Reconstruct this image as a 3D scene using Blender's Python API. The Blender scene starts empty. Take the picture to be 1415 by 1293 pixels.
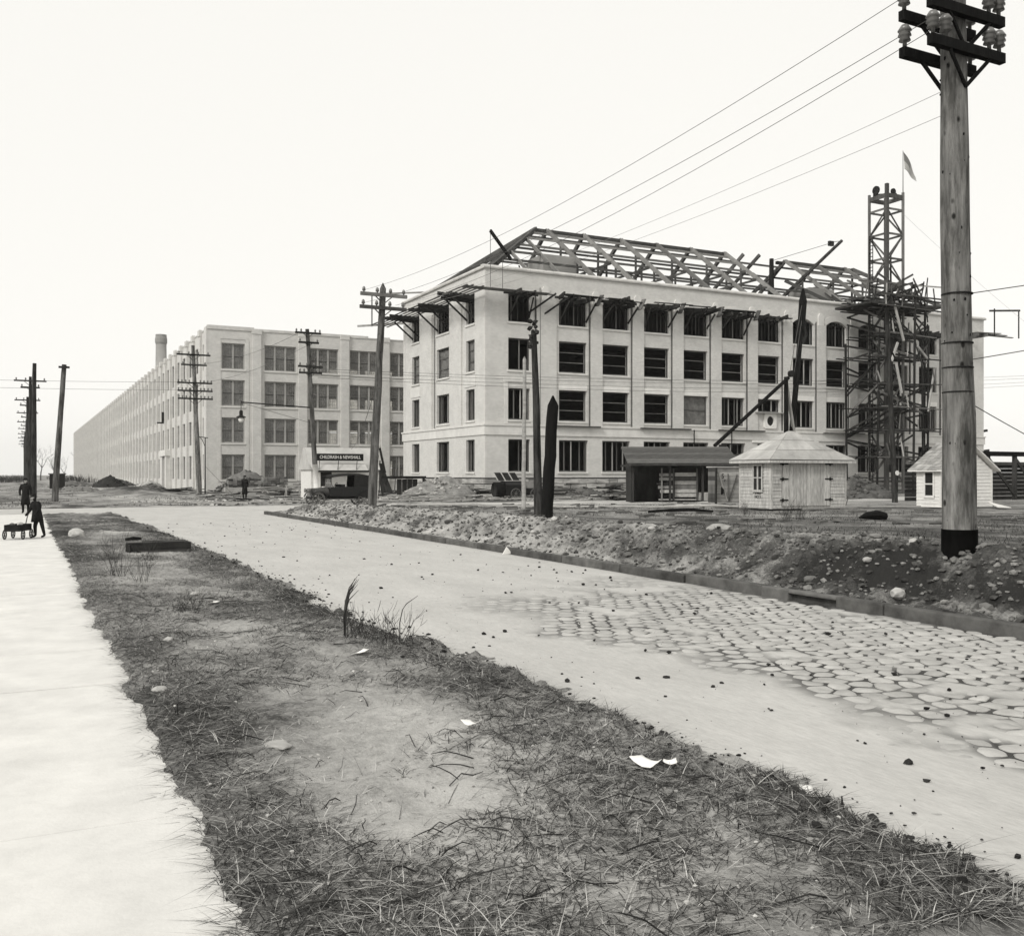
import bpy, bmesh, math, random
import numpy as np
from mathutils import Vector, Matrix

random.seed(22); np.random.seed(22)
scene = bpy.context.scene
C = scene.collection

# ------------------------------------------------------------------ camera, sky, sun, exposure
CAM_H = 1.85
cam = bpy.data.cameras.new('camera'); cam_o = bpy.data.objects.new('camera', cam); C.objects.link(cam_o)
cam_o.location = (0, 0, CAM_H); cam_o.rotation_euler = (math.radians(90), 0, math.radians(-26.70))
cam.sensor_width = 36; cam.lens = 34.24; cam.shift_y = 0.0067; cam.clip_start = 0.1; cam.clip_end = 6000
scene.camera = cam_o

SUN_EL, SUN_AZ = 36.0, 246.0          # azimuth: direction the light comes from, degrees from +Y towards +X
w = bpy.data.worlds.new('World'); scene.world = w; w.use_nodes = True
nt = w.node_tree
sky = nt.nodes.new('ShaderNodeTexSky'); sky.sky_type = 'NISHITA'; sky.sun_disc = False
sky.sun_elevation = math.radians(SUN_EL); sky.sun_rotation = math.radians(SUN_AZ)
sky.air_density = 1.0; sky.dust_density = 1.0; sky.ozone_density = 0.5
bw = nt.nodes.new('ShaderNodeRGBToBW'); tintn = nt.nodes.new('ShaderNodeMix'); tintn.data_type = 'RGBA'; tintn.blend_type = 'MULTIPLY'
tintn.inputs[0].default_value = 1.0; tintn.inputs[7].default_value = (1.0, 0.985, 0.94, 1)
# the photograph's sky is an even white winter overcast: a cloud veil over the clear sky
veil = nt.nodes.new('ShaderNodeMix'); veil.data_type = 'FLOAT'; veil.inputs[0].default_value = 0.85; veil.inputs[3].default_value = 7.7
nt.links.new(sky.outputs[0], bw.inputs[0]); nt.links.new(bw.outputs[0], veil.inputs[2]); nt.links.new(veil.outputs[0], tintn.inputs[6])
nt.links.new(tintn.outputs[2], nt.nodes['Background'].inputs[0]); nt.nodes['Background'].inputs[1].default_value = 0.1

sl = bpy.data.lights.new('sun', 'SUN'); sl.energy = 1.5; sl.angle = math.radians(14); sl.color = (1, 0.98, 0.94)
so = bpy.data.objects.new('sun', sl); C.objects.link(so)
az, el = math.radians(SUN_AZ), math.radians(SUN_EL)
sd = Vector((math.sin(az)*math.cos(el), math.cos(az)*math.cos(el), math.sin(el)))
so.rotation_euler = sd.to_track_quat('Z', 'Y').to_euler(); so.location = sd*60
vs = scene.view_settings; vs.view_transform = 'Standard'; vs.look = 'None'; vs.gamma = 1; vs.exposure = 0.5; vs.use_curve_mapping = False
cy = scene.cycles; cy.use_denoising = True; cy.max_bounces = 6; cy.transparent_max_bounces = 12; cy.volume_bounces = 0
cy.diffuse_bounces = 3; cy.glossy_bounces = 3

# ------------------------------------------------------------------ noise
_tab = np.random.rand(512, 512)
def vn(x, y):
    x = np.asarray(x, float) % 512; y = np.asarray(y, float) % 512
    xi = np.floor(x).astype(int) % 512; yi = np.floor(y).astype(int) % 512
    fx = x - np.floor(x); fy = y - np.floor(y); fx = fx*fx*(3-2*fx); fy = fy*fy*(3-2*fy)
    x1 = (xi+1) % 512; y1 = (yi+1) % 512
    return (_tab[xi, yi]*(1-fx)+_tab[x1, yi]*fx)*(1-fy)+(_tab[xi, y1]*(1-fx)+_tab[x1, y1]*fx)*fy
def fbm(x, y, o=3):
    r = 0; a = .5; t = 0
    for k in range(o):
        r = r + a*vn(x*2**k+17*k, y*2**k+31*k); t += a; a *= .55
    return r/t
def sst(a, b, x):
    t = np.clip((x-a)/(b-a), 0, 1); return t*t*(3-2*t)
R = random.uniform

# ------------------------------------------------------------------ materials (a toned black and white print: neutral greys)
def G(g): return (g, g*.985, g*.945, 1)
MATS = {}
def mat(name, g, rough=.85, var=.25, scale=3.0, stretch=(1, 1, 1), bump=0, bscale=20, island=0, metal=0, g2=None, spec=.08, wear=None):
    m = bpy.data.materials.new(name); m.use_nodes = True; t = m.node_tree; b = t.nodes['Principled BSDF']
    b.inputs['Roughness'].default_value = rough; b.inputs['Metallic'].default_value = metal; b.inputs['Specular IOR Level'].default_value = spec
    tc = t.nodes.new('ShaderNodeNewGeometry'); mp = t.nodes.new('ShaderNodeMapping'); mp.inputs['Scale'].default_value = stretch
    t.links.new(tc.outputs['Position'], mp.inputs[0])
    n = t.nodes.new('ShaderNodeTexNoise'); n.inputs['Scale'].default_value = scale; n.inputs['Detail'].default_value = 6; n.inputs['Roughness'].default_value = .65
    t.links.new(mp.outputs[0], n.inputs[0])
    cr = t.nodes.new('ShaderNodeValToRGB'); cr.color_ramp.elements[0].position = .3; cr.color_ramp.elements[1].position = .7
    lo = g2 if g2 is not None else g*(1-var)
    cr.color_ramp.elements[0].color = G(lo); cr.color_ramp.elements[1].color = G(g*(1+var*.6))
    t.links.new(n.outputs['Fac'], cr.inputs[0]); out = cr.outputs[0]
    if island:
        hs = t.nodes.new('ShaderNodeMix'); hs.data_type = 'RGBA'; hs.blend_type = 'MULTIPLY'; hs.inputs[0].default_value = 1
        mr = t.nodes.new('ShaderNodeMapRange'); mr.inputs[3].default_value = 1-island; mr.inputs[4].default_value = 1+island
        oi = t.nodes.new('ShaderNodeObjectInfo'); ad = t.nodes.new('ShaderNodeMath'); ad.operation = 'ADD'; fr = t.nodes.new('ShaderNodeMath'); fr.operation = 'FRACT'
        t.links.new(tc.outputs['Random Per Island'], ad.inputs[0]); t.links.new(oi.outputs['Random'], ad.inputs[1]); t.links.new(ad.outputs[0], fr.inputs[0]); t.links.new(fr.outputs[0], mr.inputs[0]); t.links.new(out, hs.inputs[6]); t.links.new(mr.outputs[0], hs.inputs[7]); out = hs.outputs[2]
    t.links.new(out, b.inputs['Base Color'])
    if bump:
        n2 = t.nodes.new('ShaderNodeTexNoise'); n2.inputs['Scale'].default_value = bscale; n2.inputs['Detail'].default_value = 5
        t.links.new(mp.outputs[0], n2.inputs[0])
        bp = t.nodes.new('ShaderNodeBump'); bp.inputs['Strength'].default_value = bump; bp.inputs['Distance'].default_value = .02
        t.links.new(n2.outputs['Fac'], bp.inputs['Height']); t.links.new(bp.outputs[0], b.inputs['Normal'])
    MATS[name] = m; return m

def brick_mat(name, g, g_m, stain=.12):
    """buff brick: courses and joints in the wall plane, large soft stains"""
    m = bpy.data.materials.new(name); m.use_nodes = True; t = m.node_tree; b = t.nodes['Principled BSDF']; L = t.links.new
    b.inputs['Roughness'].default_value = .9; b.inputs['Specular IOR Level'].default_value = .2
    ge = t.nodes.new('ShaderNodeNewGeometry'); sp = t.nodes.new('ShaderNodeSeparateXYZ'); L(ge.outputs['Position'], sp.inputs[0])
    ad = t.nodes.new('ShaderNodeMath'); L(sp.outputs[0], ad.inputs[0]); L(sp.outputs[1], ad.inputs[1])
    cb = t.nodes.new('ShaderNodeCombineXYZ'); L(ad.outputs[0], cb.inputs[0]); L(sp.outputs[2], cb.inputs[1])
    br = t.nodes.new('ShaderNodeTexBrick'); L(cb.outputs[0], br.inputs[0])
    br.inputs['Scale'].default_value = 1; br.inputs['Brick Width'].default_value = .24; br.inputs['Row Height'].default_value = .08
    br.inputs['Mortar Size'].default_value = .008; br.inputs['Color1'].default_value = G(g); br.inputs['Color2'].default_value = G(g*.88); br.inputs['Mortar'].default_value = G(g_m)
    mp = t.nodes.new('ShaderNodeMapping'); mp.inputs['Scale'].default_value = (.8, .9, 1); L(cb.outputs[0], mp.inputs[0])
    n = t.nodes.new('ShaderNodeTexNoise'); n.inputs['Scale'].default_value = 1.0; n.inputs['Detail'].default_value = 8; n.inputs['Roughness'].default_value = .7; L(mp.outputs[0], n.inputs[0])
    mr = t.nodes.new('ShaderNodeMapRange'); mr.inputs[1].default_value = .3; mr.inputs[2].default_value = .7; mr.inputs[3].default_value = 1-stain*1.6; mr.inputs[4].default_value = 1+stain*.5; L(n.outputs['Fac'], mr.inputs[0])
    mx = t.nodes.new('ShaderNodeMix'); mx.data_type = 'RGBA'; mx.blend_type = 'MULTIPLY'; mx.inputs[0].default_value = 1
    L(br.outputs[0], mx.inputs[6]); L(mr.outputs[0], mx.inputs[7]); L(mx.outputs[2], b.inputs['Base Color'])
    MATS[name] = m; return m

brick_mat('office_brick', .70, .46, .09); brick_mat('factory_brick', .68, .46, .10)
mat('limestone', .66, .85, .15, .9, bump=.2, bscale=6)
mat('white_stone', .78, .8, .1, 1.2)
mat('coping', .58, .85, .25, .8)
mat('rough_stone', .36, .9, .7, 1.6, (.5, .5, 6), bump=.8, bscale=5, island=.5)
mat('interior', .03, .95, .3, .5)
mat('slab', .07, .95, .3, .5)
mat('steel', .09, .7, .4, 1.2, island=.35)
mat('steel_light', .22, .6, .3, 1.5, island=.3)
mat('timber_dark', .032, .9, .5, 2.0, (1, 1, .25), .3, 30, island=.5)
mat('timber', .12, .9, .4, 2.0, (1, 1, .25), .3, 30, island=.5)
mat('timber_pale', .36, .85, .3, 2.5, (1, 1, .25), .25, 30, island=.3)
mat('plank', .38, .9, .35, 3.0, (.4, 3, 3), .3, 25, island=.35)
mat('creosote', .009, .85, .5, 3.0, (3, 3, .3), .5, 25)
mat('white_paint', .72, .7, .15, 4, (1, 1, 3))
mat('weathered_white', .46, .8, .4, 5, (3, 3, .5), .2, 30, island=.12)
mat('black_paint', .008, .45, .3, 4, spec=.3)
mat('black_iron', .02, .6, .3, 5)
mat('tyre', .12, .8, .25, 6)
mat('canvas_black', .02, .8, .3, 6, bump=.4, bscale=12)
mat('cloth_dark', .018, .95, .3, 8)
mat('cloth_grey', .08, .95, .3, 8)
mat('skin', .42, .6, .1, 8)
mat('canvas_grey', .17, .95, .45, 1.5, bump=.4, bscale=6)
mat('shingle', .30, .9, .3, 2.5, (1, 1, 2), .4, 14, island=.3)
mat('shingle_dark', .10, .9, .3, 2.0, (.6, 3, 3), .4, 18, island=.25)
mat('tar_paper', .42, .9, .3, 1.4, bump=.3, bscale=8, island=.15)
mat('soil_pile', .38, .95, .5, 2.2, bump=1, bscale=5, island=.4)
mat('coal', .03, .9, .5, 3, bump=1, bscale=6, island=.4)
mat('dirt_dark', .10, .95, .5, 2.2, bump=1, bscale=5, island=.5)
mat('rubble', .15, .95, .4, 3, bump=.6, bscale=10, island=.7)
mat('stone_pale', .42, .9, .3, 5, bump=.5, bscale=14, island=.2)
mat('clod', .03, .95, .4, 9, bump=.8, bscale=30, island=.6)
mat('paper', .85, .8, .08, 6)
mat('wire', .10, .6, .1, 2)
mat('wire_pale', .30, .6, .1, 2)
mat('insulator', .16, .3, .2, 6, spec=.6)
mat('straw', .32, .95, .3, 4, island=.75)
mat('dead_grass', .06, .95, .3, 4, island=.8)
mat('twig', .05, .95, .4, 6, island=.6)
mat('bark', .10, .95, .4, 5, bump=.6, bscale=20)
mat('concrete', .66, .85, .14, 2.2, bump=.15, bscale=40)
mat('kerb_stone', .11, .9, .5, 2.5, bump=.5, bscale=12, island=.3)
mat('smoke_brick', .30, .9, .2, .3)
mat('sign_black', .012, .5, .2, 3)
mat('sign_letter', .8, .6, .05, 3)
mat('lamp_white', .75, .4, .05, 3)
mat('curtain_wall_panel', .5, .9, .2, 1); mat('sash_paint', .20, .8, .3, 2); mat('frame_paint', .36, .8, .2, 2)
mat('far_house', .20, .95, .4, .6)
mat('far_roof', .10, .95, .3, .6)

def pole_mat(name, g, knots=True):
    m = mat(name, g, .9, .62, 2.0, (4.5, 4.5, .45), .7, 30)
    t = m.node_tree; L = t.links.new; b = t.nodes['Principled BSDF']
    ge = t.nodes.new('ShaderNodeNewGeometry'); mp = t.nodes.new('ShaderNodeMapping'); mp.inputs['Scale'].default_value = (1, 1, .62); L(ge.outputs['Position'], mp.inputs[0])
    v = t.nodes.new('ShaderNodeTexVoronoi'); v.inputs['Scale'].default_value = 5.2; L(mp.outputs[0], v.inputs[0])
    cr = t.nodes.new('ShaderNodeValToRGB'); cr.color_ramp.elements[0].position = .10; cr.color_ramp.elements[0].color = (.05, .05, .045, 1); cr.color_ramp.elements[1].position = .20; cr.color_ramp.elements[1].color = (1, 1, 1, 1); L(v.outputs[0], cr.inputs[0])
    old = b.inputs['Base Color'].links[0].from_socket
    mx = t.nodes.new('ShaderNodeMix'); mx.data_type = 'RGBA'; mx.blend_type = 'MULTIPLY'; mx.inputs[0].default_value = .9 if knots else .5
    L(old, mx.inputs[6]); L(cr.outputs[0], mx.inputs[7])
    m3 = t.nodes.new('ShaderNodeMapping'); m3.inputs['Scale'].default_value = (5, 5, .9); L(ge.outputs['Position'], m3.inputs[0])
    n3 = t.nodes.new('ShaderNodeTexNoise'); n3.inputs['Scale'].default_value = 1.1; n3.inputs['Detail'].default_value = 7; n3.inputs['Roughness'].default_value = .7; L(m3.outputs[0], n3.inputs[0])
    c3 = t.nodes.new('ShaderNodeValToRGB'); c3.color_ramp.elements[0].position = .38; c3.color_ramp.elements[0].color = (.42, .42, .41, 1); c3.color_ramp.elements[1].position = .56; c3.color_ramp.elements[1].color = (1.15, 1.15, 1.15, 1); L(n3.outputs['Fac'], c3.inputs[0])
    my = t.nodes.new('ShaderNodeMix'); my.data_type = 'RGBA'; my.blend_type = 'MULTIPLY'; my.inputs[0].default_value = 1
    L(mx.outputs[2], my.inputs[6]); L(c3.outputs[0], my.inputs[7]); L(my.outputs[2], b.inputs['Base Color'])
pole_mat('pole_wood', .19); pole_mat('pole_grey', .12, False); pole_mat('pole_dark', .05, False)

def glass_mat():
    m = bpy.data.materials.new('dirty_glass'); m.use_nodes = True; t = m.node_tree; L = t.links.new
    for n in list(t.nodes):
        if n.type == 'BSDF_PRINCIPLED': t.nodes.remove(n)
    out = t.nodes['Material Output']
    df = t.nodes.new('ShaderNodeBsdfDiffuse'); tr = t.nodes.new('ShaderNodeBsdfTransparent'); gl = t.nodes.new('ShaderNodeBsdfGlossy'); gl.inputs['Roughness'].default_value = .12
    tr.inputs[0].default_value = G(.85)
    ge = t.nodes.new('ShaderNodeNewGeometry'); n = t.nodes.new('ShaderNodeTexNoise'); n.inputs['Scale'].default_value = .9; n.inputs['Detail'].default_value = 5; L(ge.outputs['Position'], n.inputs[0])
    cr = t.nodes.new('ShaderNodeValToRGB'); cr.color_ramp.elements[0].position = .35; cr.color_ramp.elements[1].position = .7; cr.color_ramp.elements[0].color = (.22, .22, .22, 1); cr.color_ramp.elements[1].color = (.6, .6, .6, 1); L(n.outputs['Fac'], cr.inputs[0])
    df.inputs[0].default_value = G(.26)
    m1 = t.nodes.new('ShaderNodeMixShader'); L(cr.outputs[0], m1.inputs[0]); L(tr.outputs[0], m1.inputs[1]); L(df.outputs[0], m1.inputs[2])
    fr = t.nodes.new('ShaderNodeFresnel'); fr.inputs[0].default_value = 1.5
    m2 = t.nodes.new('ShaderNodeMixShader'); L(fr.outputs[0], m2.inputs[0]); L(m1.outputs[0], m2.inputs[1]); L(gl.outputs[0], m2.inputs[2])
    L(m2.outputs[0], out.inputs[0]); MATS['dirty_glass'] = m
glass_mat()

def ground_mat():
    """bare earth: a per-vertex soil kind (pale dry clay .. dark loam) broken up by noise"""
    m = bpy.data.materials.new('earth'); m.use_nodes = True; t = m.node_tree; b = t.nodes['Principled BSDF']; L = t.links.new
    b.inputs['Roughness'].default_value = .95; b.inputs['Specular IOR Level'].default_value = .1
    at = t.nodes.new('ShaderNodeAttribute'); at.attribute_name = 'soil'
    ge = t.nodes.new('ShaderNodeNewGeometry')
    def noise(s, d=6):
        n = t.nodes.new('ShaderNodeTexNoise'); n.inputs['Scale'].default_value = s; n.inputs['Detail'].default_value = d; n.inputs['Roughness'].default_value = .7; L(ge.outputs['Position'], n.inputs[0]); return n.outputs['Fac']
    a1 = t.nodes.new('ShaderNodeMath'); a1.operation = 'MULTIPLY_ADD'; a1.inputs[1].default_value = 1.1; L(noise(1.6), a1.inputs[0]); L(at.outputs['Fac'], a1.inputs[2])
    a0 = t.nodes.new('ShaderNodeMath'); a0.operation = 'MULTIPLY_ADD'; a0.inputs[1].default_value = 1.0; L(noise(38, 8), a0.inputs[0]); L(a1.outputs[0], a0.inputs[2])
    a2 = t.nodes.new('ShaderNodeMath'); a2.operation = 'MULTIPLY_ADD'; a2.inputs[1].default_value = 1.1; L(noise(9, 8), a2.inputs[0]); L(a0.outputs[0], a2.inputs[2])
    cr = t.nodes.new('ShaderNodeValToRGB'); e = cr.color_ramp.elements; e[0].position = .40; e[0].color = G(.03); e[1].position = .95; e[1].color = G(.50)
    k = e.new(.55); k.color = G(.09); k = e.new(.70); k.color = G(.27)
    s = t.nodes.new('ShaderNodeMath'); s.operation = 'MULTIPLY'; s.inputs[1].default_value = .38; L(a2.outputs[0], s.inputs[0]); L(s.outputs[0], cr.inputs[0]); L(cr.outputs[0], b.inputs['Base Color'])
    bp = t.nodes.new('ShaderNodeBump'); bp.inputs['Strength'].default_value = .9; bp.inputs['Distance'].default_value = .03; L(noise(22, 8), bp.inputs['Height']); L(bp.outputs[0], b.inputs['Normal'])
    MATS['earth'] = m
ground_mat()

def road_mat():
    m = bpy.data.materials.new('road_dust'); m.use_nodes = True; t = m.node_tree; b = t.nodes['Principled BSDF']; L = t.links.new
    b.inputs['Roughness'].default_value = .95; b.inputs['Specular IOR Level'].default_value = .1
    at = t.nodes.new('ShaderNodeAttribute'); at.attribute_name = 'joints'
    ge = t.nodes.new('ShaderNodeNewGeometry')
    mp = t.nodes.new('ShaderNodeMapping'); mp.inputs['Scale'].default_value = (1, .35, 1); L(ge.outputs['Position'], mp.inputs[0])
    n = t.nodes.new('ShaderNodeTexNoise'); n.inputs['Scale'].default_value = 1.3; n.inputs['Detail'].default_value = 9; n.inputs['Roughness'].default_value = .68; L(mp.outputs[0], n.inputs[0])
    cr = t.nodes.new('ShaderNodeValToRGB'); e = cr.color_ramp.elements; e[0].position = .3; e[0].color = G(.36); e[1].position = .66; e[1].color = G(.54)
    nf = t.nodes.new('ShaderNodeTexNoise'); nf.inputs['Scale'].default_value = 16; nf.inputs['Detail'].default_value = 8; nf.inputs['Roughness'].default_value = .75; L(mp.outputs[0], nf.inputs[0])
    mf = t.nodes.new('ShaderNodeMix'); mf.data_type = 'FLOAT'; mf.inputs[0].default_value = .5; L(n.outputs['Fac'], mf.inputs[2]); L(nf.outputs['Fac'], mf.inputs[3]); L(mf.outputs[0], cr.inputs[0])
    # dark wet soil packed in the joints between the cobbles
    md = t.nodes.new('ShaderNodeMix'); md.data_type = 'RGBA'; md.inputs[7].default_value = G(.06); L(at.outputs['Fac'], md.inputs[0]); L(cr.outputs[0], md.inputs[6]); L(md.outputs[2], b.inputs['Base Color'])
    n4 = t.nodes.new('ShaderNodeTexNoise'); n4.inputs['Scale'].default_value = 30; n4.inputs['Detail'].default_value = 6; L(mp.outputs[0], n4.inputs[0])
    bp = t.nodes.new('ShaderNodeBump'); bp.inputs['Strength'].default_value = .5; bp.inputs['Distance'].default_value = .015; L(n4.outputs['Fac'], bp.inputs['Height']); L(bp.outputs[0], b.inputs['Normal'])
    MATS['road_dust'] = m
road_mat()
mat('cobble', .42, .9, .25, 4, bump=.5, bscale=26, island=.10)

# ------------------------------------------------------------------ mesh building
OFF = {}
def tag(o, label=None, cat=None, group=None, kind=None):
    if label: o['label'] = label
    if cat: o['category'] = cat
    if group: o['group'] = group
    if kind: o['kind'] = kind
    return o
def thing(name, label, cat, loc, rotz=0, group=None, world=False):
    """an Empty at a thing's base; world=True: its parts are authored in street coordinates"""
    o = bpy.data.objects.new(name, None); C.objects.link(o); o.empty_display_size = .3
    o.location = loc; o.rotation_euler = (0, 0, rotz); OFF[o] = Vector(loc) if world else Vector((0, 0, 0))
    return tag(o, label, cat, group)
def root_of(o):
    while o.parent: o = o.parent
    return o
def link(name, me, parent=None, loc=None):
    o = bpy.data.objects.new(name, me); C.objects.link(o)
    if parent: o.parent = parent
    if loc is not None: o.location = loc
    return o
class MB:
    def __init__(s): s.v = []; s.f = []
    def add(s, vs, fs):
        n = len(s.v); s.v += [tuple(p) for p in vs]; s.f += [tuple(i+n for i in f) for f in fs]; return s
    def box(s, x0, x1, y0, y1, z0, z1):
        return s.add([(x0,y0,z0),(x1,y0,z0),(x1,y1,z0),(x0,y1,z0),(x0,y0,z1),(x1,y0,z1),(x1,y1,z1),(x0,y1,z1)],
                     [(0,3,2,1),(4,5,6,7),(0,1,5,4),(1,2,6,5),(2,3,7,6),(3,0,4,7)])
    def beam(s, p, q, w, h, up=(0, 0, 1), taper=1):
        p = Vector(p); q = Vector(q); d = (q-p).normalized(); u = Vector(up)
        if abs(d.dot(u)) > .98: u = Vector((0, 1, 0))
        a = d.cross(u).normalized(); b = a.cross(d)
        vs = []
        for c, k in ((p, 1), (q, taper)):
            for i, j in ((-1,-1),(1,-1),(1,1),(-1,1)): vs.append(c+a*(w/2*k*i)+b*(h/2*k*j))
        return s.add(vs, [(0,1,2,3),(7,6,5,4),(0,4,5,1),(1,5,6,2),(2,6,7,3),(3,7,4,0)])
    def tube(s, pts, rs, n=8, cap=True):
        pts = [Vector(p) for p in pts]
        if not isinstance(rs, (list, tuple)): rs = [rs]*len(pts)
        base = len(s.v); N = len(pts)
        for i, p in enumerate(pts):
            d = (pts[min(i+1, N-1)]-pts[max(i-1, 0)]).normalized()
            u = Vector((0, 0, 1)) if abs(d.z) < .9 else Vector((0, 1, 0))
            a = d.cross(u).normalized(); b = d.cross(a)
            for k in range(n):
                t = 2*math.pi*k/n; s.v.append(tuple(p+a*(rs[i]*math.cos(t))+b*(rs[i]*math.sin(t))))
        for i in range(N-1):
            for k in range(n):
                k2 = (k+1) % n; s.f.append((base+i*n+k, base+i*n+k2, base+(i+1)*n+k2, base+(i+1)*n+k))
        if cap:
            s.f.append(tuple(base+k for k in range(n))); s.f.append(tuple(base+(N-1)*n+k for k in reversed(range(n))))
        return s
    def prism(s, poly, axis, a, b):
        """poly: list of 2-d points; axis 0/1/2 = the extruded axis from a to b"""
        def P(p, t): q = list(p); q.insert(axis, t); return q
        n = len(poly)
        return s.add([P(p, a) for p in poly]+[P(p, b) for p in poly], [tuple(range(n)), tuple(reversed(range(n, 2*n)))]+[(i, (i+1) % n, n+(i+1) % n, n+i) for i in range(n)])
    def lathe(s, prof, c=(0, 0, 0), n=12, axis='z'):
        base = len(s.v)
        for r, z in prof:
            for k in range(n):
                t = 2*math.pi*k/n; x, y = r*math.cos(t), r*math.sin(t)
                s.v.append((c[0]+x, c[1]+y, c[2]+z) if axis == 'z' else (c[0]+x, c[1]+z, c[2]+y) if axis == 'y' else (c[0]+z, c[1]+x, c[2]+y))
        for i in range(len(prof)-1):
            for k in range(n): s.f.append((base+i*n+k, base+i*n+(k+1) % n, base+(i+1)*n+(k+1) % n, base+(i+1)*n+k))
        s.f.append(tuple(base+k for k in reversed(range(n)))); s.f.append(tuple(base+(len(prof)-1)*n+k for k in range(n)))
        return s
    def blob(s, c, r, sq=(1, 1, .7), rough=.25, lev=1):
        ico = ICO[lev]; n = len(s.v); rz = R(0, 6.28); cs, sn = math.cos(rz), math.sin(rz)
        for p in ico[0]:
            k = r*(1+R(-rough, rough)); x, y, z = p[0]*k*sq[0], p[1]*k*sq[1], p[2]*k*sq[2]
            s.v.append((c[0]+x*cs-y*sn, c[1]+x*sn+y*cs, c[2]+z))
        s.f += [tuple(i+n for i in f) for f in ico[1]]; return s
    def mesh(s, name, m, off=None, smooth=False):
        me = bpy.data.meshes.new(name); vs = s.v if off is None else [(x-off[0], y-off[1], z-off[2]) for x, y, z in s.v]
        me.from_pydata(vs, [], s.f); me.materials.append(MATS[m])
        if smooth: me.polygons.foreach_set('use_smooth', [True]*len(me.polygons))
        me.update(); return me
    def build(s, name, m, parent=None, smooth=False, origin=None):
        off = OFF.get(root_of(parent)) if parent else None
        if off is None and origin is not None: off = Vector(origin)
        o = link(name, s.mesh(name, m, off, smooth), parent)
        if parent is None and origin is not None: o.location = origin
        return o
ICO = {}
for lv in (1, 2):
    bm = bmesh.new(); bmesh.ops.create_icosphere(bm, subdivisions=lv, radius=1); bm.verts.ensure_lookup_table()
    ICO[lv] = ([tuple(v.co) for v in bm.verts], [tuple(v.index for v in f.verts) for f in bm.faces]); bm.free()
def copy_tree(o, parent=None, loc=None, rz=None):
    c = o.copy(); C.objects.link(c); c.parent = parent
    if loc is not None: c.location = loc
    if rz is not None: c.rotation_euler = (0, 0, rz)
    for ch in list(o.children): copy_tree(ch, c)
    return c

# ------------------------------------------------------------------ ground
def corner_d(v, u):
    """distance inside the kerb line of the building plot (rounded street corner)"""
    a = v-10.42; b = 48.6-u; r = 4.2
    q = np.hypot(np.maximum(r-a, 0), np.maximum(r-b, 0))
    return np.where((a < r) & (b < r), r-q, np.minimum(a, b))
def hgt(v, u):
    v = np.asarray(v, float); u = np.asarray(u, float)
    n1 = fbm(v*.45+3, u*.45+9, 3); n2 = fbm(v*1.9, u*1.9+40, 4); n3 = fbm(v*7, u*7, 3); n4 = fbm(v*15+8, u*15, 2)
    # strip between the sidewalk and the road, and everything left of it
    edge = (n2-.5)*.6+(n1-.5)*.5+(n3-.5)*.45+(n4-.5)*.12
    left = .13+(n1-.5)*.10+(n2-.5)*.10+(n3-.5)*.06+(n4-.5)*.030
    left = left*sst(4.15+edge, 3.3+edge, v) - .06*sst(3.6+edge, 4.2+edge, v)
    walk = .10+(v-.80+(fbm(u*2.3, v*3+4, 5)-.5)*.30)*.45
    left = np.where((v > .8) & (v < 1.6), np.maximum(left, .112), left)
    left = np.where((v > -1.6) & (v < 1.0), np.minimum(left, np.where(v > .4, walk, .02)), left)
    # bank and field right of the kerb
    d = corner_d(v, u)
    hb = np.interp(u, [-6, 10, 16, 24, 36, 42, 47], [.80, .76, .66, .60, .55, .46, .36])
    lump = (n2-.5)*.36+(n3-.5)*.26+(n4-.5)*.12
    rise = sst(.10, 1.6, d+(n1-.5)*.5)
    fall = np.interp(v, [12, 14, 18, 26, 45, 90], [1, .92, .75, .55, .5, .4])
    right = .08+(hb*fall-.08)*rise+lump*np.exp(-((d-1.0)/1.0)**2)*.9+(n2-.5)*.07*sst(1, 3, d)+.10*np.exp(-((d-1.9)/.5)**2)*sst(60, 30, u)
    right = np.where(d < 0, -.06, right)
    z = np.where(v < 6.5, left, right)
    # the cross street and the ground beyond
    cs = sst(47.7+(n2-.5)*.8, 48.7+(n2-.5)*.8, u)
    z = np.where(v < 6.5, z*(1-cs)-.05*cs, z)
    z = np.where(u > 48.6, -.05, z)
    beyond = .04+(n1-.5)*.16+(n2-.5)*.10
    beyond = beyond+.75*np.exp(-((v-9)/3.2)**2-((u-96)/7)**2)*(0.6+n2*.6)
    z = np.where(u > 58.6, -.05+(beyond+.05)*sst(58.7, 60.2, u+(n2-.5)*.6), z)
    return z
def hz(v, u): return float(hgt(np.array([v]), np.array([u]))[0])

def axis(segs):
    a = [segs[0][0]]
    for x0, x1, st in segs:
        n = max(1, round((x1-x0)/st)); a += list(x0+(x1-x0)*(np.arange(n)+1)/n)
    return np.array(a)
def geo_axis(x0, x1, n): return list(np.geomspace(x0, x1, n))
va = axis([(-40, -6, 4), (-6, -1.6, .6), (-1.6, .4, .4), (.4, 4.6, .05), (4.6, 10.2, .8), (10.2, 13.4, .07), (13.4, 18, .25), (18, 46, .8), (46, 100, 4)])
ua = axis([(-8, 2.5, 1.2), (2.5, 14, .06), (14, 26, .12), (26, 50, .28), (50, 58, 1.5), (58, 62, .3), (62, 110, 1.2), (110, 200, 5)])
va = np.concatenate([-np.geomspace(3000, 46, 14), va, np.geomspace(110, 3000, 14)])
ua = np.concatenate([-np.geomspace(300, 12, 6), ua, np.geomspace(215, 4000, 18)])
VV, UU = np.meshgrid(va, ua, indexing='ij')
ZZ = hgt(VV, UU)
far = sst(150, 400, np.hypot(VV, UU)); ZZ = ZZ*(1-far)
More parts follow.
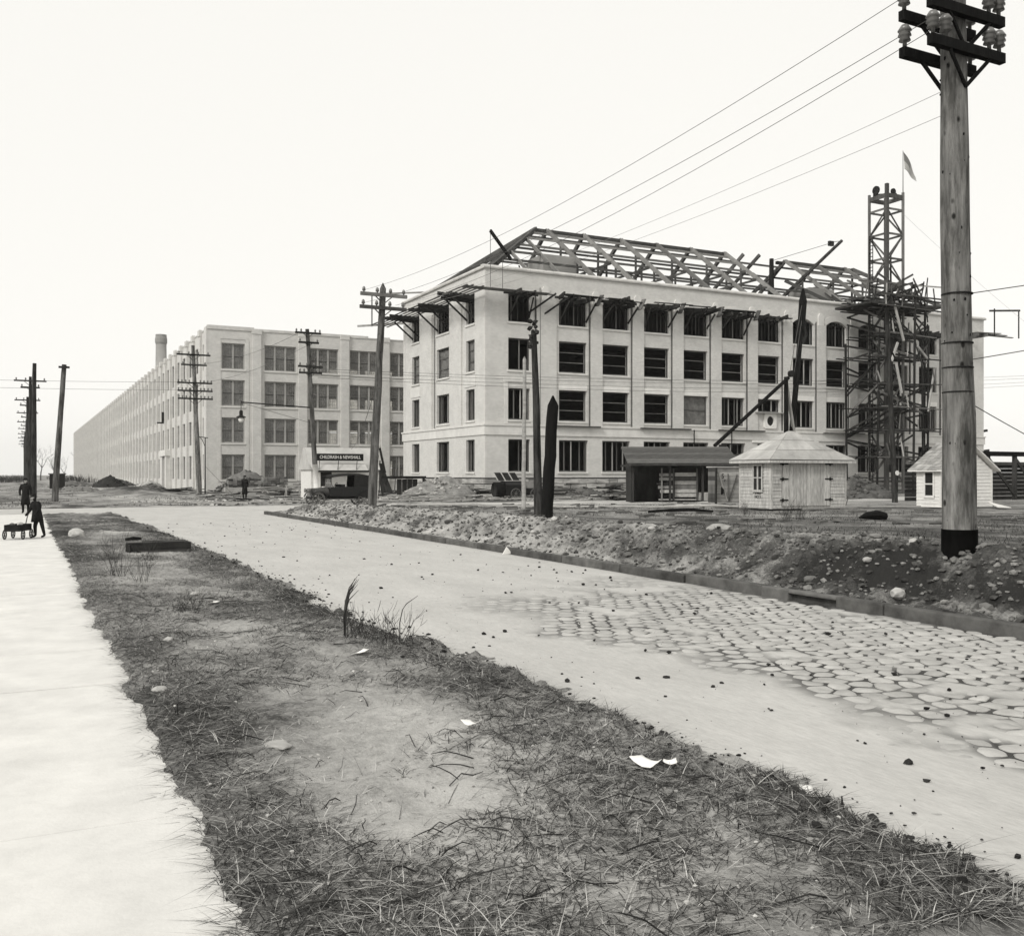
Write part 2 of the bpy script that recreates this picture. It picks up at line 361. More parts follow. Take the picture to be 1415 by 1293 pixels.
def grid_mesh(name, X, Y, Z, m, attrs):
    nx, ny = X.shape
    me = bpy.data.meshes.new(name); co = np.stack([X, Y, Z], -1).reshape(-1, 3)
    idx = np.arange(nx*ny).reshape(nx, ny)
    q = np.stack([idx[:-1, :-1], idx[1:, :-1], idx[1:, 1:], idx[:-1, 1:]], -1).reshape(-1, 4)
    me.vertices.add(len(co)); me.vertices.foreach_set('co', co.ravel())
    me.loops.add(q.size); me.loops.foreach_set('vertex_index', q.ravel()); me.polygons.add(len(q)); me.polygons.foreach_set('loop_start', np.arange(len(q))*4)
    me.polygons.foreach_set('use_smooth', np.ones(len(q), bool))
    for an, av in attrs.items():
        at = me.attributes.new(an, 'FLOAT', 'POINT'); at.data.foreach_set('value', av.ravel().astype('f4'))
    me.materials.append(MATS[m]); me.update(); me.validate(); return me
def soil(v, u):
    d = corner_d(v, u); n = fbm(v*.8+60, u*.55, 4)
    s = .30+(n-.5)*1.3
    s = np.where(v < 6.5, .16+(n-.5)*1.5+.35*np.exp(-((v-2.2)/.7)**2)*sst(16, 7, u)-.25*np.exp(-((v-3.6)/.5)**2)-.2*np.exp(-((v-1.1)/.35)**2), s)
    bank = np.interp(u, [5, 12, 20, 30, 45], [-.42, -.28, .0, .25, .42])
    s = np.where((v >= 6.5) & (d < 3.2), bank-.12+(n-.5)*1.3+(fbm(v*3, u*3+5, 3)-.5)*1.1+.42*np.exp(-((d-1.9)/.45)**2)+.3*np.exp(-((d-.35)/.25)**2), s)
    s = np.where((v >= 6.5) & (d >= 3.2), np.interp(u, [10, 25, 45], [-.18, -.02, .2])+(n-.5)*.9, s)
    s = np.where(u > 58, .14+(n-.5)*1.5+.3*np.exp(-((v-8)/3)**2)-.7*np.exp(-((v-9)/3.2)**2-((u-96)/7)**2), s)
    return s
go = link('ground', grid_mesh('ground', VV, UU, ZZ, 'earth', {'soil': soil(VV, UU)})); tag(go, kind='structure')

# road: a dusty carriageway whose cobbles show through near the right-hand kerb
def cob_mask(v, u):
    n = fbm(v*.55+5, u*.40+2, 4)
    m2 = fbm(v*1.7+50, u*1.3+20, 4)
    return sst(4.2, 7.0, v+(n-.5)*4.0+sst(7, 3, u)*1.0)*sst(22, 8.0, u+(n-.5)*6)*sst(.32, .62, m2*.6+n*.4+.12)
rv = axis([(3.0, 10.42, .07)]); ru = axis([(-8, 2, .5), (2, 15, .09), (15, 43, .4)])
RV, RU = np.meshgrid(rv, ru, indexing='ij'); cm = cob_mask(RV, RU)
RZ = .004+(fbm(RV*2, RU*.8, 4)-.5)*.022+.03*np.exp(-((RV-6.8)/2.5)**2)-.02-cm*.022
ROAD = link('road', grid_mesh('road', RV, RU, RZ, 'road_dust', {'joints': sst(.45, .9, cm)*np.clip(fbm(RV*2.2, RU*2.2, 3)*1.2+.35, 0, 1)})); tag(ROAD, kind='structure')
def road_z(v, u): return float(.004+(fbm(np.array([v*2.]), np.array([u*.8]), 4)[0]-.5)*.022+.03*math.exp(-((v-6.8)/2.5)**2)-.02)
cv = axis([(-90, -6, 6), (-6, 22, .5), (22, 130, 6)]); cu = axis([(43, 59.3, .5)])
CV, CU = np.meshgrid(cv, cu, indexing='ij')
CZ = -.012+(fbm(CV*.8, CU*2, 3)-.5)*.03
tag(link('cross_street', grid_mesh('cross_street', CV, CU, CZ, 'road_dust', {'joints': CV*0})), kind='structure')

# cobbles standing out of the dust: a jittered hexagonal lattice
cobs = []
S = .145
for a in range(-2, 60):
    for b in range(0, 90):
        cxv = 4.6+a*S*math.sqrt(3)*.95+(b % 2)*S*math.sqrt(3)/2; cyu = 2.2+b*S*1.5
        if cxv > 10.2 or cyu > 17.5 or (cyu*.8934+cxv*.4493) < 3.4: continue
        mk = float(cob_mask(np.array([cxv]), np.array([cyu]))[0])
        if mk < .12: continue
        pts = []
        for k in range(6):
            t = math.pi/3*k+math.pi/6; x = cxv+S*math.cos(t); y = cyu+S*math.sin(t)
            jx = vn(round(x*9.1)*1.37+.5, round(y*9.1)*2.11+.5); jy = vn(round(x*9.1)*3.3+9.5, round(y*9.1)*1.7+4.5)
            pts.append((x+(float(jx)-.5)*.14, y+(float(jy)-.5)*.14))
        cobs.append((cxv, cyu, pts, mk))
def cobble(mb, cxv, cyu, pts, mk, off=(0, 0, 0)):
    zt = road_z(cxv, cyu)-.014+R(-.004, .004)+(mk-.5)*.010
    vs = []; gx = R(.80, .90)
    P2 = []
    for k in range(6):                      # rounded corners: two points per side
        p, q = pts[k], pts[(k+1) % 6]
        for t in (.14, .86): P2.append((p[0]+(q[0]-p[0])*t, p[1]+(q[1]-p[1])*t))
    for sc, dz in ((gx, -.045), (gx*.985, -.008), (gx*.86, -.002)):
        for x, y in P2: vs.append((cxv+(x-cxv)*sc-off[0], cyu+(y-cyu)*sc-off[1], zt+dz-off[2]))
    vs.append((cxv-off[0], cyu-off[1], zt+.004-off[2]))
    fs = []
    for r_ in range(2):
        for k in range(12): fs.append((r_*12+k, r_*12+(k+1) % 12, (r_+1)*12+(k+1) % 12, (r_+1)*12+k))
    for k in range(12): fs.append((24+k, 24+(k+1) % 12, 36))
    mb.add(vs, fs)
def in_view(v, u, m=1.02):
    X = .8934*v-.4493*u; Z = .4493*v+.8934*u
    return Z > 2 and abs(X/Z) < .5256*m and (1.85/Z) < .4805*m
cobs.sort(key=lambda c: (0 if in_view(c[0], c[1]) else 1, .4493*c[0]+.8934*c[1]))
for c in cobs[:290]:
    mb = MB(); cobble(mb, *c, off=(c[0], c[1], 0)); o = link('cobble', mb.mesh('cobble', 'cobble', smooth=True), ROAD, (c[0], c[1], 0))
mb = MB()
for c in cobs[290:]: cobble(mb, *c)
o = mb.build('cobbles_beyond', 'cobble', ROAD, smooth=True); o['kind'] = 'stuff'

# sidewalk of concrete flags
SW = thing('sidewalk', None, None, (-.15, 0, 0)); SW['kind'] = 'structure'
L0 = 1.78; u0 = -7.2
k = 0
while u0 < 47:
    mb = MB(); dz = R(-.004, .004); j = .005
    mb.box(-1.25, 1.10, j, L0-j, -.06, .10)
    o = mb.build('flagstone', 'concrete', SW); o.location = (R(-.01, .01), u0, dz); o.rotation_euler = (R(-.001, .001), R(-.001, .001), 0)
    bv = o.modifiers.new('edge', 'BEVEL'); bv.width = .004; bv.segments = 1
    u0 += L0; k += 1

# kerb of long stones along the right side of the road
KB = thing('kerb', None, None, (10.3, 0, 0)); KB['kind'] = 'structure'
u0 = -6
kerb_pts = []
while u0 < 44.2:
    ln = R(1.9, 2.5); x0 = 10.22+R(-.015, .015)
    mb = MB(); zt = .135+R(-.012, .012)
    if u0 < 11.6 <= u0+ln:               # a stone with a drain notch
        mb.box(0, .17, .008, ln*.35, -.15, zt); mb.box(0, .17, ln*.35, ln*.75, zt-.055, zt); mb.box(.1, .17, ln*.35, ln*.75, -.15, zt-.055); mb.box(0, .17, ln*.75, ln-.008, -.15, zt)
    else: mb.box(0, .17, .008, ln-.008, -.15, zt)
    o = mb.build('kerb_stone', 'kerb_stone', KB); o.location = (x0-10.3, u0, 0); o.rotation_euler = (0, R(-.03, .03), R(-.006, .006))
    bv = o.modifiers.new('edge', 'BEVEL'); bv.width = .018; bv.segments = 2
    u0 += ln
for k in range(8):                            # the rounded corner
    a0 = math.pi-k*math.pi/16; a1 = a0-math.pi/16; cc = (14.62, 44.4); r0, r1 = 4.4, 4.23
    P = [(cc[0]+r*math.cos(a), cc[1]+r*math.sin(a)) for r, a in ((r0, a0), (r0, a1), (r1, a1), (r1, a0))]
    mb = MB().prism([(p[0], p[1]) for p in P], 2, -.15, .10+R(-.02, .01)); mb.v = [(x-10.3, y, z) for x, y, z in mb.v]; mb.build('kerb_stone', 'kerb_stone', KB)

# ------------------------------------------------------------------ walls with openings
def wall(mb, amap, a0, a1, z0, z1, t, ops):
    """amap(a, d, z) -> point; ops: (a0, a1, z0, z1, rise) with rise > 0 for a segmental arch"""
    A = sorted({a0, a1, *[o[0] for o in ops], *[o[1] for o in ops]}); Z = sorted({z0, z1, *[o[2] for o in ops], *[o[3] for o in ops]})
    def q(*ps): mb.add([amap(*p) for p in ps], [(0, 1, 2, 3)])
    for i in range(len(A)-1):
        for j in range(len(Z)-1):
            am, zm = (A[i]+A[i+1])/2, (Z[j]+Z[j+1])/2
            if any(o[0] < am < o[1] and o[2] < zm < o[3] for o in ops): continue
            for d in (0, t): q((A[i], d, Z[j]), (A[i+1], d, Z[j]), (A[i+1], d, Z[j+1]), (A[i], d, Z[j+1]))
    for b0, b1, c0, c1, r in ops:
        q((b0,0,c0),(b1,0,c0),(b1,t,c0),(b0,t,c0)); zs = c1-r
        q((b0,0,c0),(b0,t,c0),(b0,t,zs),(b0,0,zs)); q((b1,0,c0),(b1,t,c0),(b1,t,zs),(b1,0,zs))
        if not r: q((b0,0,c1),(b1,0,c1),(b1,t,c1),(b0,t,c1))
        else:
            P = arc_pts(b0, b1, zs, r)
            for (x, y), (x2, y2) in zip(P, P[1:]):
                for d in (0, t): q((x,d,y),(x2,d,y2),(x2,d,c1),(x,d,c1))
                q((x,0,y),(x2,0,y2),(x2,t,y2),(x,t,y))
    q((a0,0,z1),(a1,0,z1),(a1,t,z1),(a0,t,z1)); q((a0,0,z0),(a0,t,z0),(a0,t,z1),(a0,0,z1)); q((a1,0,z0),(a1,t,z0),(a1,t,z1),(a1,0,z1))
    return mb
def arc_pts(b0, b1, zs, r, n=10, grow=0):
    hw = (b1-b0)/2; rad = (hw*hw+r*r)/(2*r); cz = zs+r-rad; c = (b0+b1)/2; th = math.asin(hw/rad)
    return [(c+(rad+grow)*math.sin(-th+2*th*i/n), cz+(rad+grow)*math.cos(-th+2*th*i/n)) for i in range(n+1)]

# ================================================================== the office building under construction
OV0, OV1, OU0, OU1 = 33.95, 94.5, 72.4, 91.6; OT = 18.85
OB = thing('office_building', 'four storey pale brick office building under construction with open steel roof frame and empty windows', 'building', (OV0, OU0, 0), world=True)
FM = lambda a, d, z: (a, OU0+d, z)             # front: a = v, depth inwards
LM = lambda a, d, z: (OV0+d, a, z)             # left side: a = u
FR = lambda a, d, z: (a, OU1-d, z)
RR = lambda a, d, z: (OV1-d, a, z)
cols = [(36.07, 38.11)]+[(40.9+4.34*k, 43.65+4.34*k) for k in range(11)]+[(90.34, 92.38)]
lcols = [(74.5, 76.25), (79.98, 82.86), (87.23, 89.17)]
rows = [(2.1, 4.82), (6.45, 9.08), (10.58, 13.25), (14.6, 17.12)]
fops = []; lops = []
for ci, (a, b) in enumerate(cols):
    for ri, (c, d) in enumerate(rows):
        if ri == 1 and ci == 6: c, d = 7.85, 9.08
        if ri == 0 and 0 < ci: b2 = b+.12; a2 = a-.0
        else: a2, b2 = a, b
        fops.append((a2, b2, c, d, .52 if ri == 3 and 0 < ci < 12 else 0))
for a, b in lcols:
    for ri, (c, d) in enumerate(rows): lops.append((a, b, c, d, 0))
wall(MB(), FM, OV0, OV1, 1.62, OT, .55, fops).build('front_wall', 'office_brick', OB)
wall(MB(), LM, OU0+.55, OU1-.55, 1.62, OT, .55, lops).build('side_wall', 'office_brick', OB)
mb = MB(); wall(mb, FR, OV0, OV1, 0, OT, .5, []); wall(mb, RR, OU0+.55, OU1-.5, 0, OT, .5, []); mb.build('rear_wall', 'office_brick', OB)
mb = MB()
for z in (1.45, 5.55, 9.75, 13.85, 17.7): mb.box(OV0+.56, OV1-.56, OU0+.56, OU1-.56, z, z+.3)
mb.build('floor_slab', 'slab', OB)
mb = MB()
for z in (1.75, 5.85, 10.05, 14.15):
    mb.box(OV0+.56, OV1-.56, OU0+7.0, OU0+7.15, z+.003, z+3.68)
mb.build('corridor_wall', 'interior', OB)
# foundation of rough squared stone, block by block
FD = MB().box(OV0+.12, OV1-.06, OU0+.12, OU0+.5, -.4, 1.54).box(OV0+.12, OV0+.5, OU0+.5, OU1-.1, -.4, 1.54).build('foundation', 'dirt_dark', OB)
def blocks(axis_front):
    z = -.15
    for course, hh in enumerate((.43, .42, .40, .44)):
        a = (OV0 if axis_front else OU0+.02) - .05
        end = OV1 if axis_front else OU1
        while a < end-.2:
            ln = min(R(.9, 2.2) if axis_front else R(1.2, 2.6), end-a+.05); pr = R(.0, .16)
            mb = MB()
            if axis_front: mb.box(a+.03, a+ln-.03, OU0-.06-pr, OU0+.2, z+.03, z+hh-.03)
            else: mb.box(OV0-.06-pr, OV0+.2, a+.03, a+ln-.03, z+.03, z+hh-.03)
            mb.build('stone_block', 'rough_stone', FD); a += ln
        z += hh
blocks(True); blocks(False)
MB().box(OV0-.03, OV1, OU0-.03, OU0+.3, 1.55, 1.61).box(OV0-.03, OV0+.3, OU0+.3, OU1, 1.55, 1.61).build('base_shadow_strip', 'timber_dark', OB)  # dark strip standing in for the shadow line where brick meets foundation
# belt course and coping
mb = MB().box(OV0-.10, OV1+.1, OU0-.10, OU0+.1, 5.16, 5.92).box(OV0-.18, OV1+.15, OU0-.18, OU0+.1, 5.92, 6.06).build('belt_course', 'limestone', OB)
MB().box(OV0-.10, OV0+.1, OU0+.1, OU1+.1, 5.16, 5.92).box(OV0-.18, OV0+.1, OU0+.1, OU1+.15, 5.92, 6.06).build('belt_course', 'limestone', OB)
def coping(a0, a1, front):
    a = a0
    while a < a1-.1:
        ln = min(2.17, a1-a); e = .008
        prof = [(-.16, OT-.02), (-.20, OT+.10), (-.12, OT+.24), (.02, OT+.30), (.5, OT+.30), (.6, OT-.02)]
        if front: MB().prism([(OU0+p, z) for p, z in prof], 0, a+e, a+ln-e).build('coping_stone', 'coping', OB)
        else: MB().prism([(OV0+p, z) for p, z in prof], 1, a+e, a+ln-e).build('coping_stone', 'coping', OB)
        a += ln
coping(OV0-.2, OV1+.2, True); coping(OU0+.6, OU1+.2, False)
# pilaster strips between the bays, with the recess lines beside them
for k in range(len(cols)-1):
    a = cols[k][1]+.12; b = cols[k+1][0]-.0
    if k in (0, 11): a, b = (cols[k][1]+.35, cols[k+1][0]-.25)
    MB().box(a+.22, b-.06, OU0-.14, OU0+.02, 6.06, 16.6).build('pilaster', 'office_brick', OB)
    MB().tube([(a+.13, OU0-.05, 6.1), (a+.13, OU0-.05, 16.9)], .05, 6).build('rain_pipe', 'steel', OB)
    # rounded cap between the arches
    c = (a+b)/2
    MB().prism([(c-.32, 16.6), (c+.36, 16.6), (c+.36, 17.5), (c+.2, 17.75), (c, 17.82), (c-.18, 17.75), (c-.32, 17.5)], 1, OU0-.15, OU0+.02).build('pilaster_cap', 'limestone', OB)
for a, b in ((OU0+4.6, OU0+6.3), (OU0+11.4, OU0+13.7)):
    MB().box(OV0-.14, OV0+.02, a, b, 6.06, 16.6).build('pilaster', 'office_brick', OB)
for x, y in ((cols[0][1]+.9, None), (None, OU0+10.8), (cols[11][1]+.9, None)):      # rain pipes
    p = (x, OU0-.11) if y is None else (OV0-.11, y)
    MB().tube([(p[0], p[1], 6.1), (p[0], p[1], 17.6)], .055, 6).build('rain_pipe', 'steel_light', OB)
for k in range(1, 12):                        # brick arch rings over the top windows
    a, b = cols[k]; i_ = arc_pts(a, b, 16.6, .52, 12, .02); o_ = arc_pts(a-.12, b+.12, 16.62, .56, 12, .5)
    mb = MB()
    for j in range(12):
        P = [i_[j], i_[j+1], o_[j+1], o_[j]]; mb.prism([(p[0], p[1]) for p in P], 1, OU0-.05, OU0+.01)
    mb.build('arch_ring', 'limestone', OB)
# window frames
def win_frame(a, b, c, d, fw=.11, dep=.12):
    mb = MB(); mb.box(a, a+fw, 0, dep, c, d); mb.box(b-fw, b, 0, dep, c, d); mb.box(a+fw, b-fw, 0, dep, c, c+fw); mb.box(a+fw, b-fw, 0, dep, d-fw, d); return mb
_wc = {}
def shared(key, fn, name, m):
    if key not in _wc: _wc[key] = fn().mesh(name, m)
    return _wc[key]
def office_window(side, a, b, c, d, style, rise=0):
    W_, H_ = b-a, d-c; W_ = round(W_, 2); H_ = round(H_, 2); top = H_-rise*.55
    def put(name, me, par, loc=(0, 0, 0)):
        return link(name, me, par, loc)
    fm = 'timber' if style[0] in 'vr' else 'timber_dark'
    w_ = link('window', shared(('f', W_, H_, rise, fm), lambda: win_frame(0, W_, 0, top if rise else H_), 'window', fm), OB)
    if side == 'F': w_.location = (a-OV0, .22, c)
    else: w_.location = (.22, b-OU0, c); w_.rotation_euler = (0, 0, -math.pi/2)
    sl_ = shared(('s', W_), lambda: MB().box(-.12, W_+.12, -.32, .06, -.16, -.005), 'sill', 'limestone'); put('sill', sl_, w_)
    if style[0] == 'v':
        n = int(style[1])
        for k in range(n):
            x = W_*(k+1)/(n+1)+R(-.12, .12); me = shared(('v', H_, k % 2), lambda: MB().box(-.045, .045, .03, .10, .11, H_-.11-rise*.55), 'stud', 'timber_pale' if k % 2 else 'timber'); put('stud', me, w_, (x, 0, 0))
    if style[0] == 'r':
        n = int(style[1])
        for k in range(n):
            z = H_*(k+1)/(n+1)+R(-.06, .06); me = shared(('r', W_, k % 2), lambda: MB().box(.11, W_-.11, .04, .09, -.035, .035), 'rail', 'timber'); put('rail', me, w_, (0, 0, z))
        if 'm' in style: put('stud', shared(('m', H_), lambda: MB().box(-.05, .05, .03, .10, .11, H_-.11), 'stud', 'timber'), w_, (W_/2, 0, 0))
    if style[0] == 's':
        n = int(style[1])
        for k in range(n):
            x = W_*(k+.7)/(n+.4)+R(-.05, .05); me = shared(('s2', H_, k % 3), lambda: MB().box(-.05, .05, .05, .09, .11, H_-.12-rise), 'slat', 'timber_dark' if k % 3 else 'timber'); put('slat', me, w_, (x, 0, 0))
    if 'c' in style:
        mb = MB(); nx, nz = 9, 7
        for i in range(nx):
            for j in range(nz): mb.v.append((.1+(W_-.2)*i/(nx-1), .12+R(-.03, .03)+.05*math.sin(i*1.9+j*.6), .1+(H_-.2)*j/(nz-1)))
        for i in range(nx-1):
            for j in range(nz-1): mb.f.append((i*nz+j, (i+1)*nz+j, (i+1)*nz+j+1, i*nz+j+1))
        link('canvas_sheet', mb.mesh('canvas_sheet', 'canvas_grey', smooth=True), w_)
    return w_
styles0 = ['v1', 'v3', 'v4', 'v3', 'v3', 'v3', 'v2', 'v2', 'v3', 'v3', 'v2', 'v2', 'v2']
styles1 = ['v2', 'r2', 'r2', 'r2', 'r1c', 'v4', 'v2', 'v3', 'v4', 'v3', 'v3', 'v4', 'v2']
styles2 = ['v1', 'r2', 'r2', 'r2', 'r2', 'r2', 'r2', 'v2', 'r2', 'r2', 'r2', 'r2', 'r2']
for ci, (a, b) in enumerate(cols):
    for ri, (c, d) in enumerate(rows):
        if ri == 1 and ci == 6: c, d = 7.85, 9.08
        st = (styles0, styles1, styles2, None)[ri]; st = st[ci] if st else 's%d' % (3 if ci == 0 else 6)
        office_window('F', a, b, c, d, st, .52 if ri == 3 and 0 < ci < 12 else 0)
        if ri == 1 and 0 < ci < 12:
            MB().box(a-.04, b+.04, OU0-.045, OU0+.02, 9.10, 9.56).build('lintel', 'white_stone', OB)
for li, (a, b) in enumerate(lcols):
    for ri, (c, d) in enumerate(rows):
        st = [['v1', 'v2', 'v1'], ['v1', 'v2', 'v1'], ['r2c', 'r2c', 'r2c'], ['s3', 's4', 's3']][ri][li]
        office_window('L', a, b, c, d, st)
for li in (0, 2):                              # stone surrounds of the corner bays
    a, b = lcols[li]
    MB().box(OV0-.06, OV0+.02, a-.25, b+.25, 9.3, 10.2).build('surround_panel', 'limestone', OB)
a, b = cols[0]; MB().box(a-.4, a-.05, OU0-.05, OU0+.02, 6.1, 9.6).box(b+.05, b+.4, OU0-.05, OU0+.02, 6.1, 9.6).box(a-.45, b+.45, OU0-.10, OU0+.02, 9.6, 9.9).build('surround_panel', 'limestone', OB)
# half-built porch: pale block with a round opening, over the doorway bay
a, b = cols[6]
mb = MB(); n = 20; cxp, czp, rp = (a+b)/2+.1, 7.0, .42; ring_o = []; 
sq = [(cxp+.75*max(-1, min(1, 1.42*math.cos(t))), czp+.72*max(-1, min(1, 1.42*math.sin(t)))) for t in [2*math.pi*k/n for k in range(n)]]
ci_ = [(cxp+rp*math.cos(2*math.pi*k/n), czp+rp*1.1*math.sin(2*math.pi*k/n)) for k in range(n)]
for k in range(n):
    k2 = (k+1) % n; mb.prism([ci_[k], ci_[k2], sq[k2], sq[k]], 1, OU0-.16, OU0+.03)
mb.build('round_window_block', 'white_stone', OB)
MB().prism([(cxp+rp*1.02*math.cos(2*math.pi*k/n), czp+rp*1.12*math.sin(2*math.pi*k/n)) for k in range(n)], 1, OU0-.03, OU0+.0).build('round_window', 'interior', OB)
MB().box(a-.4, b+.35, OU0-.5, OU0-.02, 7.72, 7.82).build('hood_board', 'timber_pale', OB)
MB().box(a-.7, b+4.9, OU0-.12, OU0+.02, 4.92, 5.14).build('porch_band', 'white_stone', OB)
# timber forms along the belt: short ledges and props below the windows
for k in (1, 3, 5, 8):
    a, b = cols[k]; MB().box(a-.5, b+(1.2 if k == 1 else 2.2), OU0-.42, OU0-.20, 5.93, 6.05).build('ledge_board', 'timber', OB)
for k in (4, 5):
    a = cols[k][0]+1.0; MB().beam((a, OU0-.3, 4.2), (a, OU0-.3, 5.95), .08, .08).build('prop', 'timber_dark', OB)

# roof frame of steel: ridge, hips, rafters, purlins
RZ1, RU1, EZ = 25.2, 82.0, 18.95; EU0, EU1 = OU0+.75, OU1-.75
RV0, RV1 = 43.8, 84.8
RF = MB().beam((RV0, RU1, RZ1), (66.6, RU1, RZ1), .22, .30).beam((74.8, RU1, RZ1), (RV1, RU1, RZ1), .22, .30).build('roof_frame', 'steel', OB)
def steel(name, p, q, w_=.20, h_=.3, m='steel'): return MB().beam(p, q, w_, h_).build(name, m, RF)
def slope_pt(v, t, back=False): return (v, (EU1 if back else EU0)+(RU1-(EU1 if back else EU0))*t, EZ+(RZ1-EZ)*t)
trs = [45.0, 49.1, 53.4, 57.7, 62.0, 66.4, 74.8, 79.2, 83.6]
for v in trs:
    for back in (0, 1):
        p, q = slope_pt(v, -.02, back), slope_pt(v, 1, back)
        for dv in (-.10, .10): steel('rafter', (p[0]+dv, p[1], p[2]+.12), (q[0]+dv, q[1], q[2]+.12), .07, .34, 'steel_light' if not back else 'steel')
    steel('tie_beam', slope_pt(v, .42), slope_pt(v, .42, 1), .14, .2)
    for t in (.35, .7):
        for back in (0, 1):
            p = slope_pt(v, t, back); steel('post', (p[0], p[1], 18.0), p, .16, .16)
for t in (.06, .24, .42, .60, .78, .92):
    for back in (0, 1):
        spans = [(None, 66.6), (74.8, None)] if not back else [(None, None)]
        if t < .3 and not back: spans = [(None, 71.6), (74.8, None)]
        for s0, s1 in spans:
            v0 = (OV0+.75)+(RV0-OV0-.75)*t if s0 is None else s0; v1 = (OV1-.75)-(OV1-.75-RV1)*t if s1 is None else s1
            p = slope_pt(v0, t, back); q = slope_pt(v1, t, back); mid = 6
            steel('purlin', p, q, .10, .20, 'steel_light' if t > .5 and not back else 'steel')
    for lv, rv_ in ((OV0+.75, RV0), (OV1-.75, RV1)):        # hip ends
        v = lv+(rv_-lv)*t; steel('purlin', slope_pt(v, t), slope_pt(v, t, 1), .10, .18)
for ev, rv_ in ((OV0+.75, RV0), (OV1-.75, RV1)):
    for eu in (EU0, EU1):
        steel('hip_rafter', (ev, eu, EZ), (rv_, RU1, RZ1+.1), .24, .4)
    for k in (2,):
        for eu in (EU0, EU1):
            t = k/4; u = eu+(RU1-eu)*t; steel('jack_rafter', (ev, u, EZ), (ev+(rv_-ev)*t, u, EZ+(RZ1-EZ)*t), .10, .26)
    steel('jack_rafter', (ev, RU1, EZ), (rv_, RU1, RZ1), .12, .28)
for v in (38.5, 41.6, 88.0):                   # jack rafters of the long slopes at the hips
    t = min(1, (v-OV0-.75)/(RV0-OV0-.75)) if v < 60 else (OV1-.75-v)/(OV1-.75-RV1)
    for back in (0, 1):
        p, q = slope_pt(v, -.02, back), slope_pt(v, t, back); steel('jack_rafter', p, q, .14, .3, 'steel_light')
# loose members of the unfinished middle bays
steel('rafter', slope_pt(66.6, .0), slope_pt(66.8, .55), .2, .34); steel('rafter', (70.0, RU1+5, 21.6), (71.2, RU1, 25.6), .2, .34)
steel('rafter', (67.6, RU1+6, 20.5), (69.4, RU1+.5, 25.6), .22, .34); steel('rafter', (72.5, RU1+7.5, 19.6), (74.7, RU1+.1, 25.1), .22, .36)
steel('rafter', (73.4, EU0, 19.0), (70.8, EU0+4.5, 22.0), .2, .34); steel('rafter', slope_pt(74.7, .0), slope_pt(74.9, .5), .24, .4)
for k in range(26):                            # blocking and short studs behind the coping
    v = 36+k*2.2+R(-.3, .3); h_ = R(.4, .9); steel('strut', (v, EU0+.5, 18.0), (v+R(-.3, .3), EU0+.8, 18.9+h_), .10, .10, 'timber_dark')
for v0, v1, u0_, u1_, zt in ((41.6, 45.2, 76.5, 79.5, 21.6), (72.6, 76.0, 76.0, 79.0, 21.2), (53.5, 55.2, 84, 86, 21.0)):
    MB().box(v0, v1, u0_, u1_, 17.9, zt).build('stair_head', 'smoke_brick', OB)

# ---------------- bracket scaffolds under the eaves
def scaffold_side():
    S_ = thing('bracket_scaffold', 'timber bracket scaffold of planks under the eaves of the narrow side of the brick office', 'scaffold', (OV0, OU0, 15), group='eaves scaffolds', world=True)
    for a, b in lcols:
        n = 4 if b-a < 2 else 6
        for k in range(n):
            u = a+.15+(b-a-.3)*k/(n-1); z = 16.72+R(-.06, .06)
            MB().beam((OV0+.9, u, z), (OV0-2.5+R(-.5, .3), u+R(-.15, .15), z+R(-.05, .35)), .12, .30).build('outrigger', 'timber_dark', S_)
        for u in (a+.12, b-.12):
            MB().beam((OV0+.05, u, 15.0), (OV0-1.9, u, 16.6), .09, .14).build('brace', 'timber_dark', S_)
    for k in range(5):
        v = OV0-.55-k*.46; u = OU0-1.6+R(-.3, .3)
        for a, b in ((u, u+6.2), (u+5.8, u+12.4), (u+12.1, u+18.5), (u+18.2, u+23.6)):
            MB().beam((v+R(-.04, .04), a, 16.92+R(0, .06)), (v+R(-.04, .04), b+R(-.5, .4), 16.95+R(0, .06)), .16, .06).build('plank', 'timber', S_)
    for u in (OU1+.4, OU1+3.2): MB().beam((OV0-2.2, u, 16.9), (OV0-2.2, u, 20.2), .10, .10).build('rail_post', 'timber', S_)
    MB().beam((OV0-2.4, OU1+3.4, 20.2), (OV0+5, OU1+.4, 20.6), .10, .16).build('rail', 'timber_pale', S_)
    MB().beam((OV0-3.4, OU1+4.2, 17.0), (OV0+.5, OU1+.5, 17.05), .10, .2).build('outrigger', 'timber_pale', S_)
